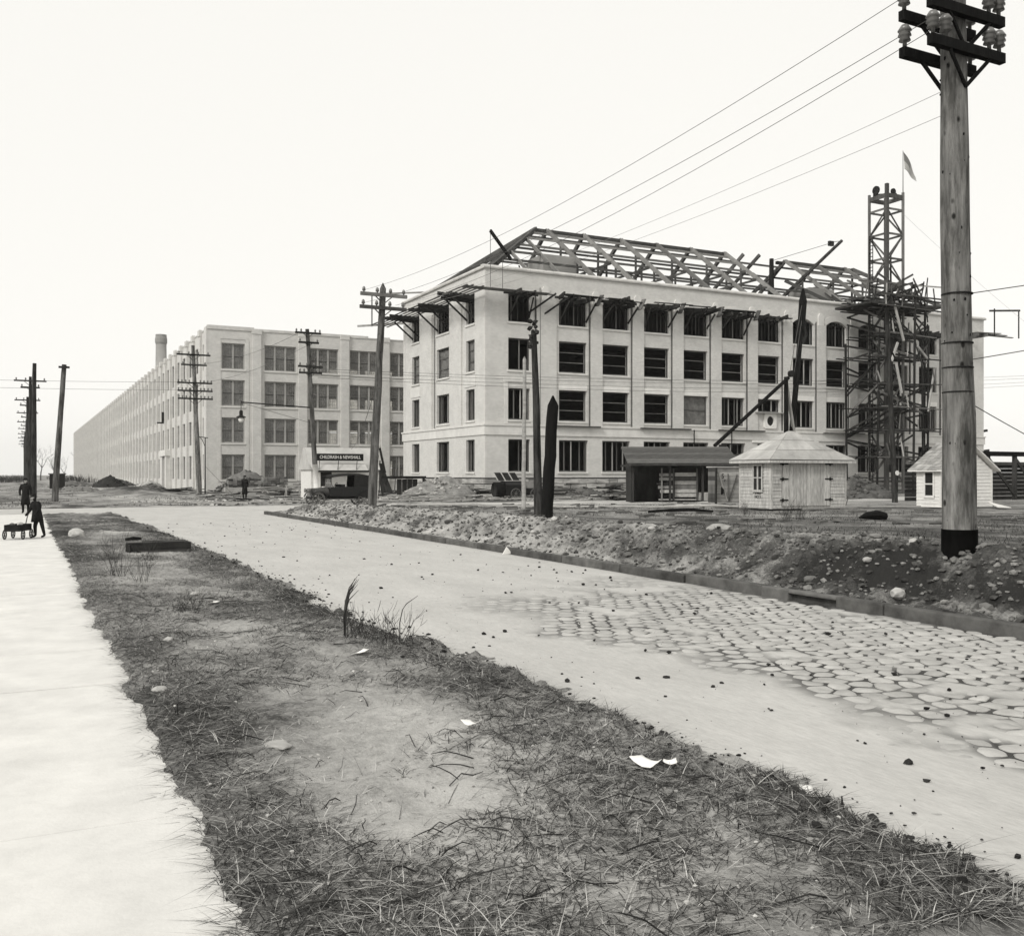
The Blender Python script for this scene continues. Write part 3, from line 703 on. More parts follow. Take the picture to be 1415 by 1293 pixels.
def scaffold_front():
    S_ = thing('bracket_scaffold', 'timber bracket scaffold with broken planks under the eaves of the long brick front', 'scaffold', (OV0, OU0, 15), group='eaves scaffolds', world=True)
    for ci in range(0, 7):
        a, b = cols[ci]; n = 3 if ci == 0 else (3 if ci == 6 else 6)
        for k in range(n):
            v = a+.1+(b-a-.2)*k/(n-1); z = 16.75-ci*.02+R(-.08, .08)
            MB().beam((v, OU0+.9, z), (v+R(-.25, .25), OU0-1.6+R(-.6, .4), z+R(-.15, .35)), .13, .30).build('outrigger', 'timber_dark', S_)
        if ci < 6:
            for v in (a+.1, b-.1): MB().beam((v, OU0-.02, 15.0+R(0, .4)), (v+R(-.3, .3), OU0-1.3, 16.5), .09, .14).build('brace', 'timber_dark', S_)
        MB().beam((a-.6, OU0-.35, 16.9), (b+.6, OU0-.35, 16.92), .08, .20).build('ledger', 'timber_dark', S_)
    for k in range(3):
        u = OU0-.6-k*.34
        MB().beam((OV0-2.3, u, 16.95), (39.6+R(-.6, .3), u, 16.95), .26, .06).build('plank', 'timber', S_)
    for ci in range(1, 6):
        for k in range(4):
            if R(0, 1) < .25: continue
            a = cols[ci][0]-.4+R(-.6, .6); u = OU0-.5-k*.33; MB().beam((a, u, 16.98+R(0, .05)), (a+R(2.2, 4.4), u+R(-.2, .2), 16.98+R(0, .10)), .26, .06).build('plank', 'timber_dark' if k else 'timber', S_)
        v = cols[ci][1]+.3
        MB().beam((v, OU0-1.2, 16.3), (v+.7, OU0-.9, 17.3), .4, .10).build('block', 'timber', S_)
    MB().beam((60.9, OU0-1.0, 16.6), (66.3, OU0-.6, 16.9), .3, .10).build('plank', 'timber_dark', S_)
    for v in (OV0-.1, OV0+1.0): MB().tube([(v, OU0-1.2, 16.9), (v, OU0-1.2, 21.6 if v < OV0 else 19.4)], .025, 5).build('standard', 'wire', S_)
    MB().beam((OV0-.1, OU0-1.2, 21.6), (OV0+2.6, OU0+.5, 19.9), .16, .26).build('outrigger', 'timber_dark', S_)
    for v in (38.8, 40.3): MB().beam((v+1.1, OU0-1.3, 17.0), (v-.9, OU0-.05, 15.4), .14, .14).build('brace', 'timber_dark', S_)
def scaffold_right():
    S_ = thing('bracket_scaffold', 'short heavy bracket scaffold at the far end of the brick front beyond the hoist tower', 'scaffold', (88, OU0, 15), group='eaves scaffolds', world=True)
    for k in range(5):
        v = 83.6+k*1.15; MB().beam((v, OU0+.8, 16.3+k*.05), (v-.5, OU0-1.7, 16.45+k*.06), .14, .5).build('outrigger', 'timber_dark', S_)
    for v in (90.6, 92.0): MB().beam((v, OU0+.8, 16.7), (v, OU0-2.4, 16.75), .14, .3).build('outrigger', 'timber', S_)
    for k in range(3): MB().beam((88.6+k, OU0-1.4-k*.3, 16.9+k*.05), (97.6-k*1.4, OU0-1.2-k*.3, 16.95+k*.1), .3, .08).build('plank', 'timber', S_)
    for v in (94.4, 98.4): MB().beam((v, OU0-1.4, 16.9), (v, OU0-1.4, 19.9), .10, .10).build('rail_post', 'timber_dark', S_)
    MB().beam((93.6, OU0-1.4, 19.6), (98.6, OU0-1.4, 20.0), .10, .2).build('rail', 'timber', S_)
    for z, ln in ((4.4, 1.1), (6.6, .8)): MB().beam((OV1-.3, OU0+.3, z), (OV1+ln, OU0+.2, z+.15), .2, .26).build('outrigger', 'timber_dark', S_)
scaffold_side(); scaffold_front(); scaffold_right()

# ================================================================== the long factory behind
FV0, FU0, FU1, FT = 18.0, 109.5, 419.0, 17.75
FB = thing('factory_building', 'long four storey pale brick factory with closely set pilasters and gridded sash windows', 'building', (FV0, FU0, 0), world=True)
fcols = [(19.5, 22.0)]+[(24.15+4.92*k, 27.72+4.92*k) for k in range(11)]
frows = [(1.30, 4.1), (5.35, 8.15), (9.4, 12.28), (13.45, 16.3)]
FV1 = 78.2
fm_ = lambda a, d, z: (a, FU0+d, z); fl_ = lambda a, d, z: (FV0+d, a, z)
ops = [(a, b, c, d, 0) for a, b in fcols for c, d in frows]
wall(MB(), fm_, FV0, FV1, -.3, FT, .45, ops).build('front_wall', 'factory_brick', FB)
NB = 61; bw_ = 4.92; wb0 = 113.6
wcols = [(111.2, 112.6)]+[(wb0+.75+k*bw_, wb0+.75+3.45+k*bw_) for k in range(NB) if wb0+.75+3.45+k*bw_ < FU1-.5]
ent = min(range(len(wcols)), key=lambda k: abs(wcols[k][0]-138.9))
ops = []
for k, (a, b) in enumerate(wcols):
    for ri, (c, d) in enumerate(frows):
        if k == ent and ri == 0: ops.append((a+.3, b-.3, -.3+.001, 4.5, 0))
        else: ops.append((a, b, c, d, 0))
wall(MB(), fl_, FU0+.45, FU1, -.3, FT, .45, ops).build('side_wall', 'factory_brick', FB)
# rear of the front wing with openings, so that some of its windows look right through
RW = 126.0
ops = [(a-2.6, b-2.2, c+.3, d-.4, 0) for a, b in fcols[3:6] for c, d in frows]
wall(MB(), lambda a, d, z: (a, RW+d, z), FV0+16.5, FV1, -.3, FT, .4, ops).build('rear_wall', 'factory_brick', FB)
wall(MB(), lambda a, d, z: (FV0+16+d, a, z), RW, FU1, -.3, FT, .4, []).build('court_wall', 'factory_brick', FB)
wall(MB(), lambda a, d, z: (FV1-d, a, z), FU0+.45, RW, -.3, FT, .4, []).build('end_wall', 'factory_brick', FB)
wall(MB(), lambda a, d, z: (a, FU1-d, z), FV0, FV0+16.4, -.3, FT, .4, []).build('end_wall', 'factory_brick', FB)
mb = MB()
for z in (-.28, 4.35, 8.4, 12.5, 16.6):
    mb.box(FV0+.46, FV1-.41, FU0+.46, RW-.01, z, z+.28); mb.box(FV0+.46, FV0+15.99, RW+.01, FU1-.41, z, z+.28)
mb.build('floor_slab', 'slab', FB)
mb = MB().box(FV0+5, FV0+5.1, FU0+7, FU1-1, -.3, 16.59).box(FV0+.5, FV0+15, FU0+7.9, FU0+8, -.3, 16.59).build('inner_wall', 'interior', FB)
pm = MB().box(0, .95, -.26, .02, -.3, 17.45).box(-.06, 1.01, -.32, .02, 17.45, 18.0).mesh('pilaster', 'factory_brick')
for k in range(len(fcols)-1):
    link('pilaster', pm, FB, (fcols[k][1]+.24-FV0 if k else 22.55-FV0+.25, 0, 0))
pw = MB().box(-.24, .02, 0, 1.10, -.3, 17.35).box(-.32, .02, -.06, 1.16, 17.35, 18.05).mesh('pilaster', 'factory_brick')
for k in range(1, len(wcols)):
    link('pilaster', pw, FB, (0, wcols[k][0]-1.25-FU0, 0))
MB().box(FV0-.16, FV0+.02, FU0-.02, FU0+1.4, -.3, 18.0).build('corner_pier', 'factory_brick', FB)
mb = MB().box(FV0-.04, 23.0, FU0-.10, FU0+.5, FT, FT+.42).box(23.0, 36.2, FU0-.08, FU0+.5, FT, FT+.30).box(36.2, FV1, FU0-.08, FU0+.5, FT, FT+.12).build('parapet_coping', 'coping', FB)
MB().box(FV0-.06, FV0+.5, FU0+.5, FU1, FT, FT+.12).build('parapet_coping', 'coping', FB)
MB().box(19.2, 22.3, FU0-.05, FU0+.02, 16.75, 17.0).box(19.1, 19.4, FU0-.05, FU0+.02, 1.1, 16.75).box(22.1, 22.45, FU0-.05, FU0+.02, 1.1, 16.75).build('bay_surround', 'factory_brick', FB)
def sash_window(nm, par, W_, H_, ncol, sw):
    """double-hung windows side by side: frame with mullions > six-light sashes > panes"""
    key = ('sash', W_, H_, ncol)
    if key not in _wc:
        fw = .12; mb = win_frame(0, W_, 0, H_, fw, .14)
        for k in range(1, ncol): x = W_*k/ncol; mb.box(x-.09, x+.09, 0, .14, fw, H_-fw)
        _wc[key] = mb.mesh('window', 'frame_paint')
        cw = W_/ncol-.2; ch = H_/2-.1; sb = win_frame(0, cw, 0, ch, .05, .05)
        for i in range(1, 4): sb.box(cw*i/4-.013, cw*i/4+.013, .012, .042, .05, ch-.05)
        for j in range(1, 3): sb.box(.05, cw-.05, .014, .044, ch*j/3-.013, ch*j/3+.013)
        _wc[key+('s',)] = sb.mesh('sash', 'sash_paint'); _wc[key+('g',)] = MB().box(.04, cw-.04, .02, .034, .04, ch-.04).mesh('glass', 'dirty_glass')
        _wc[key+('l',)] = MB().box(-.1, W_+.1, -.30, .0, -.16, -.005).mesh('sill', 'limestone'); _wc[key+('c',)] = (cw, ch)
    w_ = link('window', _wc[key], par); cw, ch = _wc[key+('c',)]
    for k in range(ncol):
        for j in range(2):
            x = W_*k/ncol+.10; up = sw if (j == 0 and sw and k == ncol-1) else 0
            l_ = (x, .03+.06*(1-j), .06+j*(ch+.06)+up)
            link('sash', _wc[key+('s',)], w_, l_); link('glass', _wc[key+('g',)], w_, l_)
    link('sill', _wc[key+('l',)], w_); return w_
for k, (a, b) in enumerate(fcols):
    if a > 45: break
    for ri, (c, d) in enumerate(frows):
        w_ = sash_window('window', FB, round(b-a, 2), round(d-c, 2), 2 if k == 0 else 3, .28 if (k, ri) == (1, 2) else 0)
        w_.location = (a-FV0, .20, c)
wf = win_frame(0, 3.45, 0, 2.85, .10, .12)
for k in (1, 2): wf.box(3.45*k/3-.08, 3.45*k/3+.08, 0, .12, .1, 2.75)
wf.box(.1, 3.35, .02, .10, 1.38, 1.47); wf = wf.mesh('window', 'sash_paint'); wg = MB().box(.09, 3.36, .05, .065, .09, 2.76).mesh('glass', 'dirty_glass')
wf2 = win_frame(0, 1.4, 0, 2.85, .10, .12).mesh('window', 'sash_paint'); wg2 = MB().box(.09, 1.31, .05, .065, .09, 2.76).mesh('glass', 'dirty_glass')
for k, (a, b) in enumerate(wcols):
    for ri, (c, d) in enumerate(frows):
        if k == ent and ri == 0: continue
        w_ = link('window', wf2 if k == 0 else wf, FB, (.16, b-FU0, c)); w_.rotation_euler = (0, 0, -math.pi/2)
        link('glass', wg2 if k == 0 else wg, w_)
a, b = wcols[ent]
MB().box(FV0-.75, FV0-.02, a-1.0, a+.2, -.3, 4.4).box(FV0-.75, FV0-.02, b-.2, b+1.0, -.3, 4.4).box(FV0-.9, FV0-.02, a-1.2, b+1.2, 4.4, 5.2).build('entrance_porch', 'limestone', FB)
dr = MB().box(FV0+.12, FV0+.2, a+.32, b-.32, -.28, 3.0).build('door', 'black_paint', FB); MB().box(FV0+.08, FV0+.12, a+.5, a+.6, .9, 1.1).build('handle', 'steel_light', dr)
MB().box(FV0-.60, FV0-.30, 143.4, 143.55, 9.0, 10.6).box(FV0-1.2, FV0-.60, 143.4, 143.55, 9.0, 9.2).build('wall_lamp_bracket', 'black_iron', FB)

# power house chimney behind the factory
CH = thing('factory_chimney', 'tall round brick power house chimney rising behind the long factory', 'chimney', (30.2, 250, 0))
MB().lathe([(1.75, -.3), (1.40, 20), (1.25, 33.5)], n=20).build('stack', 'smoke_brick', CH, smooth=True)
MB().lathe([(1.25, 33.5), (1.42, 34.0), (1.42, 34.9), (1.30, 35.4), (1.30, 35.9)], n=20).build('cap', 'smoke_brick', CH)

# ================================================================== hoist tower, scaffold stage and derricks
TV, TU, TA, TZ = 75.2, 68.3, 2.2, 29.4
TW = thing('hoist_tower', 'tall timber hoist tower with cross braces and a ladder before the brick office', 'tower', (TV, TU, 0), world=True)
legs = [(TV, TU), (TV+TA, TU), (TV+TA, TU+TA), (TV, TU+TA)]
for i, (x, y) in enumerate(legs):
    w_ = .30 if i == 0 else .20
    MB().box(x-w_/2, x+w_/2, y-w_/2, y+w_/2, -.2, TZ+(.8 if i == 0 else .2)).build('leg', 'timber', TW)
lv = 0
z = 1.2; step = 2.42
while z < TZ-.4:
    for i in range(4):
        p, q = legs[i], legs[(i+1) % 4]; m_ = 'timber'
        MB().beam((p[0], p[1], z), (q[0], q[1], z), .06, .20).build('girt', m_, TW)
        if z+step < TZ:
            a, b = ((p, q) if (lv+i) % 2 else (q, p)); MB().beam((a[0], a[1], z), (b[0], b[1], z+step), .06, .16).build('brace', m_, TW)
    z += step; lv += 1
for i in range(4):
    p, q = legs[i], legs[(i+1) % 4]; MB().beam((p[0], p[1], TZ-.3), (q[0], q[1], TZ-.3), .12, .42).build('head_beam', 'timber', TW)
MB().beam((TV+.2, TU+1.9, TZ+.1), (TV+2.0, TU+.6, TZ+.1), .2, .3).build('head_beam', 'timber', TW)
MB().lathe([(.42, -.08), (.42, .08)], (TV-.05, TU+1.3, TZ+.45), 14, 'x').build('sheave', 'black_iron', TW)
MB().lathe([(.30, -.08), (.30, .08)], (TV+1.2, TU+.3, TZ+.25), 14, 'y').build('sheave', 'black_iron', TW)
ld = MB().beam((TV-.12, TU+TA-.1, .5), (TV-.12, TU+TA-.1, 25.5), .05, .07).beam((TV-.12, TU+TA-.55, .5), (TV-.12, TU+TA-.55, 25.5), .05, .07)
for k in range(70): ld.beam((TV-.12, TU+TA-.1, .7+k*.355), (TV-.12, TU+TA-.55, .7+k*.355), .05, .07)
ld.build('ladder', 'timber_dark', TW)
MB().beam((TV+1.3, TU+.6, 9), (TV+1.5, TU+.9, 23.5), .16, .10).build('hoist_rail', 'timber_dark', TW)
MB().box(TV-.02, TV+TA, TU-.02, TU+TA, 17.6, 17.9).build('bucket_platform', 'timber_dark', TW)
MB().tube([(TV+TA, TU, TZ), (TV+TA, TU, TZ+4.3)], [.05, .03], 6).build('flagstaff', 'timber', TW)
# striped flag hanging slack from the staff
def flag():
    me = MB(); nu, nv_ = 14, 14
    for i in range(nu):
        s_ = i/(nu-1)
        for j in range(nv_):
            t = j/(nv_-1)
            me.v.append((TV+TA+.06+s_*1.75, TU-.15*math.sin(s_*5+t)-.12*s_, TZ+4.2-s_*2.3-t*(1.7-1.3*s_)))
    for i in range(nu-1):
        for j in range(nv_-1): me.f.append((i*nv_+j, (i+1)*nv_+j, (i+1)*nv_+j+1, i*nv_+j+1))
    m = me.mesh('flag', 'curtain_wall_panel', (TV+TA, TU, TZ), True); m.materials.append(MATS['steel_light']); m.materials.append(MATS['frame_paint'])
    for p in m.polygons:
        i, j = divmod(p.index, nv_-1); p.material_index = 1 if (i < 6 and j < 7) else (2 if j % 2 == 0 else 0)
    o = link('flag', m, None, (TV+TA, TU, TZ)); tag(o, 'small striped flag drooping from the staff on the hoist tower', 'flag')
flag()

ST = thing('tower_scaffold', 'dark tangled timber staging with platforms built round the foot of the hoist tower', 'scaffold', (TV+1, TU, 0), world=True)
px_ = [(TV-2.3, TU-.9), (TV-2.3, TU+2.9), (TV+4.6, TU-.9), (TV+4.6, TU+2.9), (TV-1.0, TU-1.6), (TV+1.2, TU-2.1), (TV+3.4, TU-1.4), (TV+6.3, TU+1.0)]
for x, y in px_:
    top = R(14, 19.5); MB().beam((x, y, -.2), (x+R(-.3, .3), y+R(-.2, .2), top), .16, .16).build('standard', 'timber_dark', ST)
for lev, z in enumerate((3.6, 6.2, 8.3, 10.6, 13.2, 15.3, 17.8, 18.9)):
    for k in range(6):
        y = TU-1.9+k*.95+R(-.3, .3); MB().beam((TV-2.8+R(-.9, .6), y, z+R(-.15, .15)), (TV+5.0+R(-.8, 1.6), y+R(-.3, .3), z+R(-.15, .15)), .30, .09).build('platform_plank', 'timber_dark' if k else 'timber', ST)
    for k in range(11):
        a = random.choice(px_); b = random.choice(px_)
        if a == b: continue
        MB().beam((a[0], a[1], z+R(-1, .3)), (b[0], b[1], z+R(1.0, 2.4)), .08, .18).build('brace', random.choice(['timber_dark', 'timber_dark', 'timber']), ST)
    for k in range(2):
        x = TV+R(-3, 4.6); MB().beam((x, TU-2.0, z), (x+R(-.4, .4), TU-1.9, z+R(1.0, 1.5)), .09, .09).build('rail_post', 'timber' if k else 'timber_pale', ST)
for k in range(9):                             # working stage level with the parapet
    x = TV-4.2+k*1.2; MB().beam((x, TU+R(-1.7, -1), 18.3), (x+R(-.3, .3), TU+R(-1.7, -1), 20.3+R(-.3, .6)), .09, .09).build('rail_post', random.choice(['timber', 'timber', 'timber_dark']), ST)
MB().beam((TV-5.0, TU-1.2, 20.1), (TV+2.5, TU-1.4, 20.3), .06, .14).build('rail', 'timber', ST)
MB().beam((TV+1.6, TU-1.4, 20.2), (TV+6.8, TU-.9, 20.5), .06, .14).build('rail', 'timber_pale', ST)
MB().box(TV-3.6, TV+5.4, TU-1.4, TU+3.2, 18.1, 18.3).build('platform', 'timber_dark', ST)
for a, b in (((TV-1.2, TU-2, 18.0), (TV-.2, TU-2.2, 14.6)), ((TV-1.8, TU-2.2, 12.6), (TV-1.0, TU-2.2, 14.4)), ((TV+1.4, TU-2.4, 14.2), (TV+3.0, TU-2.2, 13.1)), ((TV+3.6, TU-1.8, 8.0), (TV+5.2, TU-1.2, 12.4)), ((TV-.6, TU-2.3, 9.6), (TV-1.2, TU-2.2, 12.4))):
    MB().beam(a, b, .12, .22).build('chute_board', 'timber_pale', ST)

# guy derrick on the ground before the porch
D1 = thing('boom_derrick', 'dark timber boom derrick with lowered boom and light stay before the brick office', 'derrick', (60.3, 66, 0), world=True)
MB().tube([(60.35, 66, -.2), (60.3, 66, 10.5)], [.26, .18], 8).build('mast', 'creosote', D1)
MB().tube([(60.3, 65.7, 10.4), (52.4, 66, 4.3)], [.17, .17], 8).build('boom', 'creosote', D1)
MB().beam((60.45, 66.2, 10.3), (61.9, 66.4, 4.0), .22, .22).build('stay', 'timber_pale', D1)
MB().lathe([(.3, -.15), (.3, .15)], (60.9, 66, 10.8), 12, 'y').build('sheave', 'black_iron', D1)
D2 = thing('gin_pole', 'tall black leaning gin pole with rope tackle before the brick office', 'derrick', (61.3, 66.5, 0), world=True)
MB().tube([(61.0, 66.5, 0), (61.5, 66.5, 6.2), (62.6, 66.5, 15.8)], [.26, .26, .22], 8).build('pole', 'creosote', D2)
MB().tube([(62.55, 66.5, 15.2), (62.75, 66.5, 17.5), (62.75, 66.5, 18.6)], [.34, .36, .1], 7).build('tackle_head', 'creosote', D2)
MB().tube([(62.6, 66.3, 15.6), (62.9, 66.3, 14.4), (62.6, 66.3, 13.6)], [.12, .16, .1], 7).build('hook_block', 'black_iron', D2)
for dx in (-.0, .25): MB().tube([(62.4+dx, 66.3, 17.0), (60.9+dx*2, 66.2, 10.8)], .03, 4).build('rope', 'wire', D2)
D3 = thing('roof_derrick', 'dark derrick on the roof frame with a long slanting boom and pulley block', 'derrick', (70.2, 78, 18.0), world=True)
MB().tube([(69.3, 78, 18.0), (69.3, 78, 24.2)], [.32, .22], 8).build('mast', 'timber_dark', D3)
MB().tube([(70.6, 78, 20.2), (78.1, 77, 26.8)], [.2, .17], 8).build('boom', 'timber_dark', D3)
MB().box(76.3, 76.9, 76.9, 77.2, 26.1, 26.6).build('pulley_block', 'black_iron', D3); MB().box(69.9, 70.6, 77.8, 78.1, 23.7, 24.0).build('pulley_block', 'black_iron', D3)
MB().tube([(69.4, 78, 24.0), (76.6, 77, 26.4)], .025, 4).build('rope', 'wire', D3); MB().tube([(76.6, 77, 26.5), (78.0, 77, 26.75)], .03, 4).build('rope', 'wire', D3)

# ================================================================== poles and wires
def curve_line(p, q, sag, n=18):
    p, q = Vector(p), Vector(q); return [p.lerp(q, k/n)-Vector((0, 0, sag*4*(k/n)*(1-k/n))) for k in range(n+1)]
def wire(label, p, q, sag=.5, r=.012, m='wire', group=None):
    o = MB().tube(curve_line(p, q, sag), r, 4).build('overhead_wire', m, None, origin=p); tag(o, label, 'wire', group or 'overhead wires')
ins_me = MB().lathe([(.03, -.12), (.03, 0), (.085, .0), (.06, .06), (.095, .07), (.07, .13), (.10, .14), (.05, .22), (.03, .23)], n=10).mesh('insulator', 'insulator', smooth=True)
pin_me = MB().lathe([(.03, -.08), (.03, 0), (.075, .0), (.065, .12), (.03, .17)], n=7).mesh('insulator', 'insulator', smooth=True)
def utility_pole(label, base, top, r0, r1, mat_, arms=(), pointed=False, group='utility poles', name='utility_pole', dark_butt=0, band=None):
    bz = hz(base[0], base[1])
    t = thing(name, label, 'pole', (base[0], base[1], bz-.02), group=group)
    bx, by = base; tp = Vector((top[0]-bx, top[1]-by, top[2]-bz))
    N = 9; pts = []; rs = []
    for k in range(N+1):
        s_ = k/N; pts.append(tp*s_+Vector((R(-.012, .012), R(-.012, .012), 0))*(k not in (0,))); rs.append((r0+(r1-r0)*s_)*(1+R(-.03, .03)))
    pts[0] = Vector((0, 0, -.4))
    if pointed: pts.append(tp+Vector((0, 0, r1*1.8))); rs.append(.015)
    sh = MB().tube(pts, rs, 14).build('shaft', mat_, t, smooth=True)
    if dark_butt: MB().tube([(0, 0, -1.0), tp*(dark_butt/tp.z)], [r0*1.05, r0*1.035], 14).build('tarred_butt', 'creosote', t, smooth=True)
    if band: MB().tube([tp*(band[0]/tp.z), tp*(band[1]/tp.z)], [r0*1.04, r0*1.03], 12).build('painted_band', band[2], t, smooth=True)
    for (z, half, n, dirv, am, big) in arms:
        c = tp*((z-bz)/tp.z); d = Vector((math.cos(dirv), math.sin(dirv), 0)); nrm = Vector((-d.y, d.x, 0)); off = -nrm*(r1+.05)
        a = MB().beam(c+off-d*half, c+off+d*half, .11, .14).build('crossarm', am, t)
        for k in range(n):
            s_ = (k+.25)/(n-.5)*2-1 if n > 1 else 0
            if abs(s_)*half < r1+.12: continue
            p = c+off+d*(half*s_); link('insulator', ins_me if big else pin_me, a, p+Vector((0, 0, .14 if big else .12)))
        for sg in (-1, 1): MB().beam(c+off*.9+d*(half*.42*sg), c+off*.6+Vector((0, 0, -half*.36)), .03, .04).build('brace', am, t)
    return t
AX = 0.0
BP = utility_pole('massive knotty grey utility pole with a tarred butt standing on the earth bank', (12.01, 9.59), (11.88, 9.62, 9.3), .235, .165, 'pole_wood', dark_butt=.34)
bz = hz(12.01, 9.59)
for z, k in ((7.86, 0), (8.38, 1)):            # doubled cross arms, big insulators
    for side in (-1, 1):
        c = Vector((-.13*(z-bz)/(9.3-bz), .03*(z-bz)/(9.3-bz)+side*.24, z-bz)); d = Vector((1, 0, 0))
        a = MB().beam(c-d*.76, c+d*.74, .10, .14).build('crossarm', 'creosote', BP)
        for s_ in (-.70, -.45, .45, .66):
            if side < 0 or s_ in (-.70, .66): link('insulator', ins_me, a, c+d*s_+Vector((0, 0, .17)))
    for sg in (-1, 1):
        for side in (-1, 1): MB().beam((-.09+.42*sg, side*.24, z-bz-.06), (-.09, side*.17, z-bz-.5), .03, .05).build('brace', 'creosote', BP)
for z in (4.45, 3.75, 3.4, 3.05): MB().lathe([(.212, -.009), (.216, 0), (.212, .009)], (-.13*z/9*.9, 0, z-bz), 16).build('wire_band', 'black_iron', BP)
rk = random.Random(9)
for k in range(64):                            # branch knots all over the big pole
    a = rk.uniform(0, 6.283); z = rk.uniform(.3, 7.6); rr = (.235+(.165-.235)*(z+bz)/(9.3))*1.0; s_ = rk.uniform(.010, .024)
    x, y = -.13*z/(9.3-bz)+rr*math.cos(a)*.985, .03*z/(9.3-bz)+rr*math.sin(a)*.985
    kn = MB().blob((0, 0, 0), s_, (.35, 1, 1.25), .2).build('knot', 'creosote', BP); kn.location = (x, y, z); kn.rotation_euler = (0, 0, a)
    kn.data.transform(Matrix.Rotation(-0.0, 4, 'Z'))
utility_pole('grey pole with two cross arms and pointed top at the end of the earth bank', (12.85, 38.4), (13.30, 38.3, 9.55), .19, .13, 'pole_grey', [(9.25, 1.0, 4, AX, 'timber', 0), (8.72, 1.0, 4, AX, 'timber', 0)], True)
utility_pole('leaning pole with a whitewashed foot beside the little contractor office', (19.34, 70.3), (18.6, 70.25, 12.5), .20, .14, 'pole_grey', [(12.2, .95, 6, AX, 'timber_dark', 0), (11.5, .75, 4, AX, 'timber_dark', 0), (9.75, .95, 4, AX+.15, 'timber_dark', 0), (9.3, .85, 6, AX, 'timber_dark', 0)], band=(.1, 2.6, 'white_paint'))
utility_pole('pale pole with five cross arms at the corner of the long factory', (14.2, 90.6), (13.6, 90.4, 13.4), .25, .15, 'pole_wood', [(12.55, 1.45, 4, AX, 'timber_dark', 0), (11.65, 1.1, 4, AX, 'timber_dark', 0), (10.05, 1.5, 10, AX, 'timber_dark', 0), (9.35, 1.5, 10, AX, 'timber_dark', 0), (8.65, 1.5, 10, AX, 'timber_dark', 0)])
utility_pole('bare leaning pole past the cross street with a pale patch near its foot', (2.0, 74.3), (2.6, 74.2, 9.5), .22, .15, 'pole_grey', [(9.3, .35, 2, AX, 'timber_dark', 0)])
utility_pole('tall bare dark pole at the head of the row of street poles', (.78, 84.0), (.85, 84.0, 10.5), .24, .14, 'pole_dark')
for k in range(9):
    u = 100+k*26
    utility_pole('two armed pole in the row receding along the far street', (.55, u), (.55+R(-.15, .15), u, 10.9), .18, .12, 'pole_dark', [(10.5, 1.35, 4, AX, 'timber_dark', 0), (9.9, .8, 4, AX, 'timber_dark', 0)], group='row of poles along the far street')
utility_pole('thick charred pole stub with pointed tip on the earth bank', (12.67, 23.11), (12.86, 23.1, 3.75), .165, .15, 'creosote', pointed=True, group='bare posts', name='pole_stub', dark_butt=0)
# pollarded trunk behind the stub
pz = hz(13.12, 24.4)
PT = thing('pollarded_trunk', 'thin dark trunk with a knobbed lopped head close behind the charred stub', 'trunk', (13.12, 24.4, pz), group='bare posts')
MB().tube([(0, 0, -.3), (-.04, 0, 1.5), (-.08, 0, 3.4), (-.16, 0, 5.3)], [.13, .115, .10, .08], 10).build('stem', 'pole_dark', PT, smooth=True)
for k in range(14):
    mb = MB().blob((-.17+R(-.13, .11), R(-.1, .1), 4.85+k*.06+R(-.04, .04)), R(.06, .10), (1, 1, .9), .35); mb.build('knob', 'pole_dark', PT)
for z in (3.9, 3.6): MB().tube([(-.10, 0, z), (-.20, -.03, z+.06)], [.03, .02], 6).build('stub_branch', 'bark', PT)
utility_pole('slender pale square post standing in the rough field before the brick office', (20.3, 39.2), (20.35, 39.2, 7.1), .10, .08, 'plank', pointed=True, group='bare posts', name='pale_post')
G_ = utility_pole('dark pole with a round white disc standing in front of the hoist tower', (45.6, 40.8), (45.0, 40.9, 11.6), .17, .12, 'pole_dark')
MB().lathe([(.14, -.02), (.14, .02)], (-.05, -.19, 1.75), 14, 'y').build('disc', 'white_paint', G_)
MB().tube([(-.5, -.1, 9.0), (-.1, -.1, 8.4)], .05, 5).build('stub_arm', 'timber_dark', G_)
LPz = hz(13.4, 86)
LP = thing('lamp_post', 'thin iron post with a curled bracket beside the factory corner', 'post', (15.0, 92.5, hz(15, 92.5)))
MB().tube([(0, 0, -.2), (0, 0, 5.2)], [.07, .05], 8).build('shaft', 'black_iron', LP); MB().tube([(0, 0, 4.4), (-.25, 0, 5.0), (-.6, 0, 5.4)], .03, 5).build('bracket', 'black_iron', LP); MB().beam((-.6, 0, 5.3), (.25, 0, 5.2), .05, .07).build('arm', 'black_iron', LP)
MB().tube([(0, 0, 2.6), (2.3, -.5, .1)], .015, 4).build('guy', 'wire', LP)
# arc lamp hung from the leaning pole
AL = thing('arc_street_lamp', 'arc street lamp hanging from a long iron arm on the leaning pole', 'street lamp', (19.0, 70.2, 6.8), world=True)
MB().tube([(19.0, 70.2, 6.75), (14.0, 71.0, 7.05)], .05, 6).build('arm', 'black_iron', AL)
MB().tube([(19.0, 70.2, 5.6), (14.05, 71.0, 7.0)], .015, 4).build('stay', 'wire', AL)
MB().tube([(14.0, 71.0, 7.2), (14.0, 71.0, 6.55)], .025, 5).build('hanger', 'black_iron', AL)
MB().lathe([(.05, .55), (.13, .45), (.13, .15), (.34, .05), (.34, .0), (.05, 0)][::-1], (14.0, 71.0, 5.95), 12).build('hood', 'black_iron', AL)
MB().lathe([(.03, -.36), (.15, -.3), (.2, -.12), (.12, 0)], (14.0, 71.0, 5.95), 12).build('globe', 'lamp_white', AL, smooth=True)
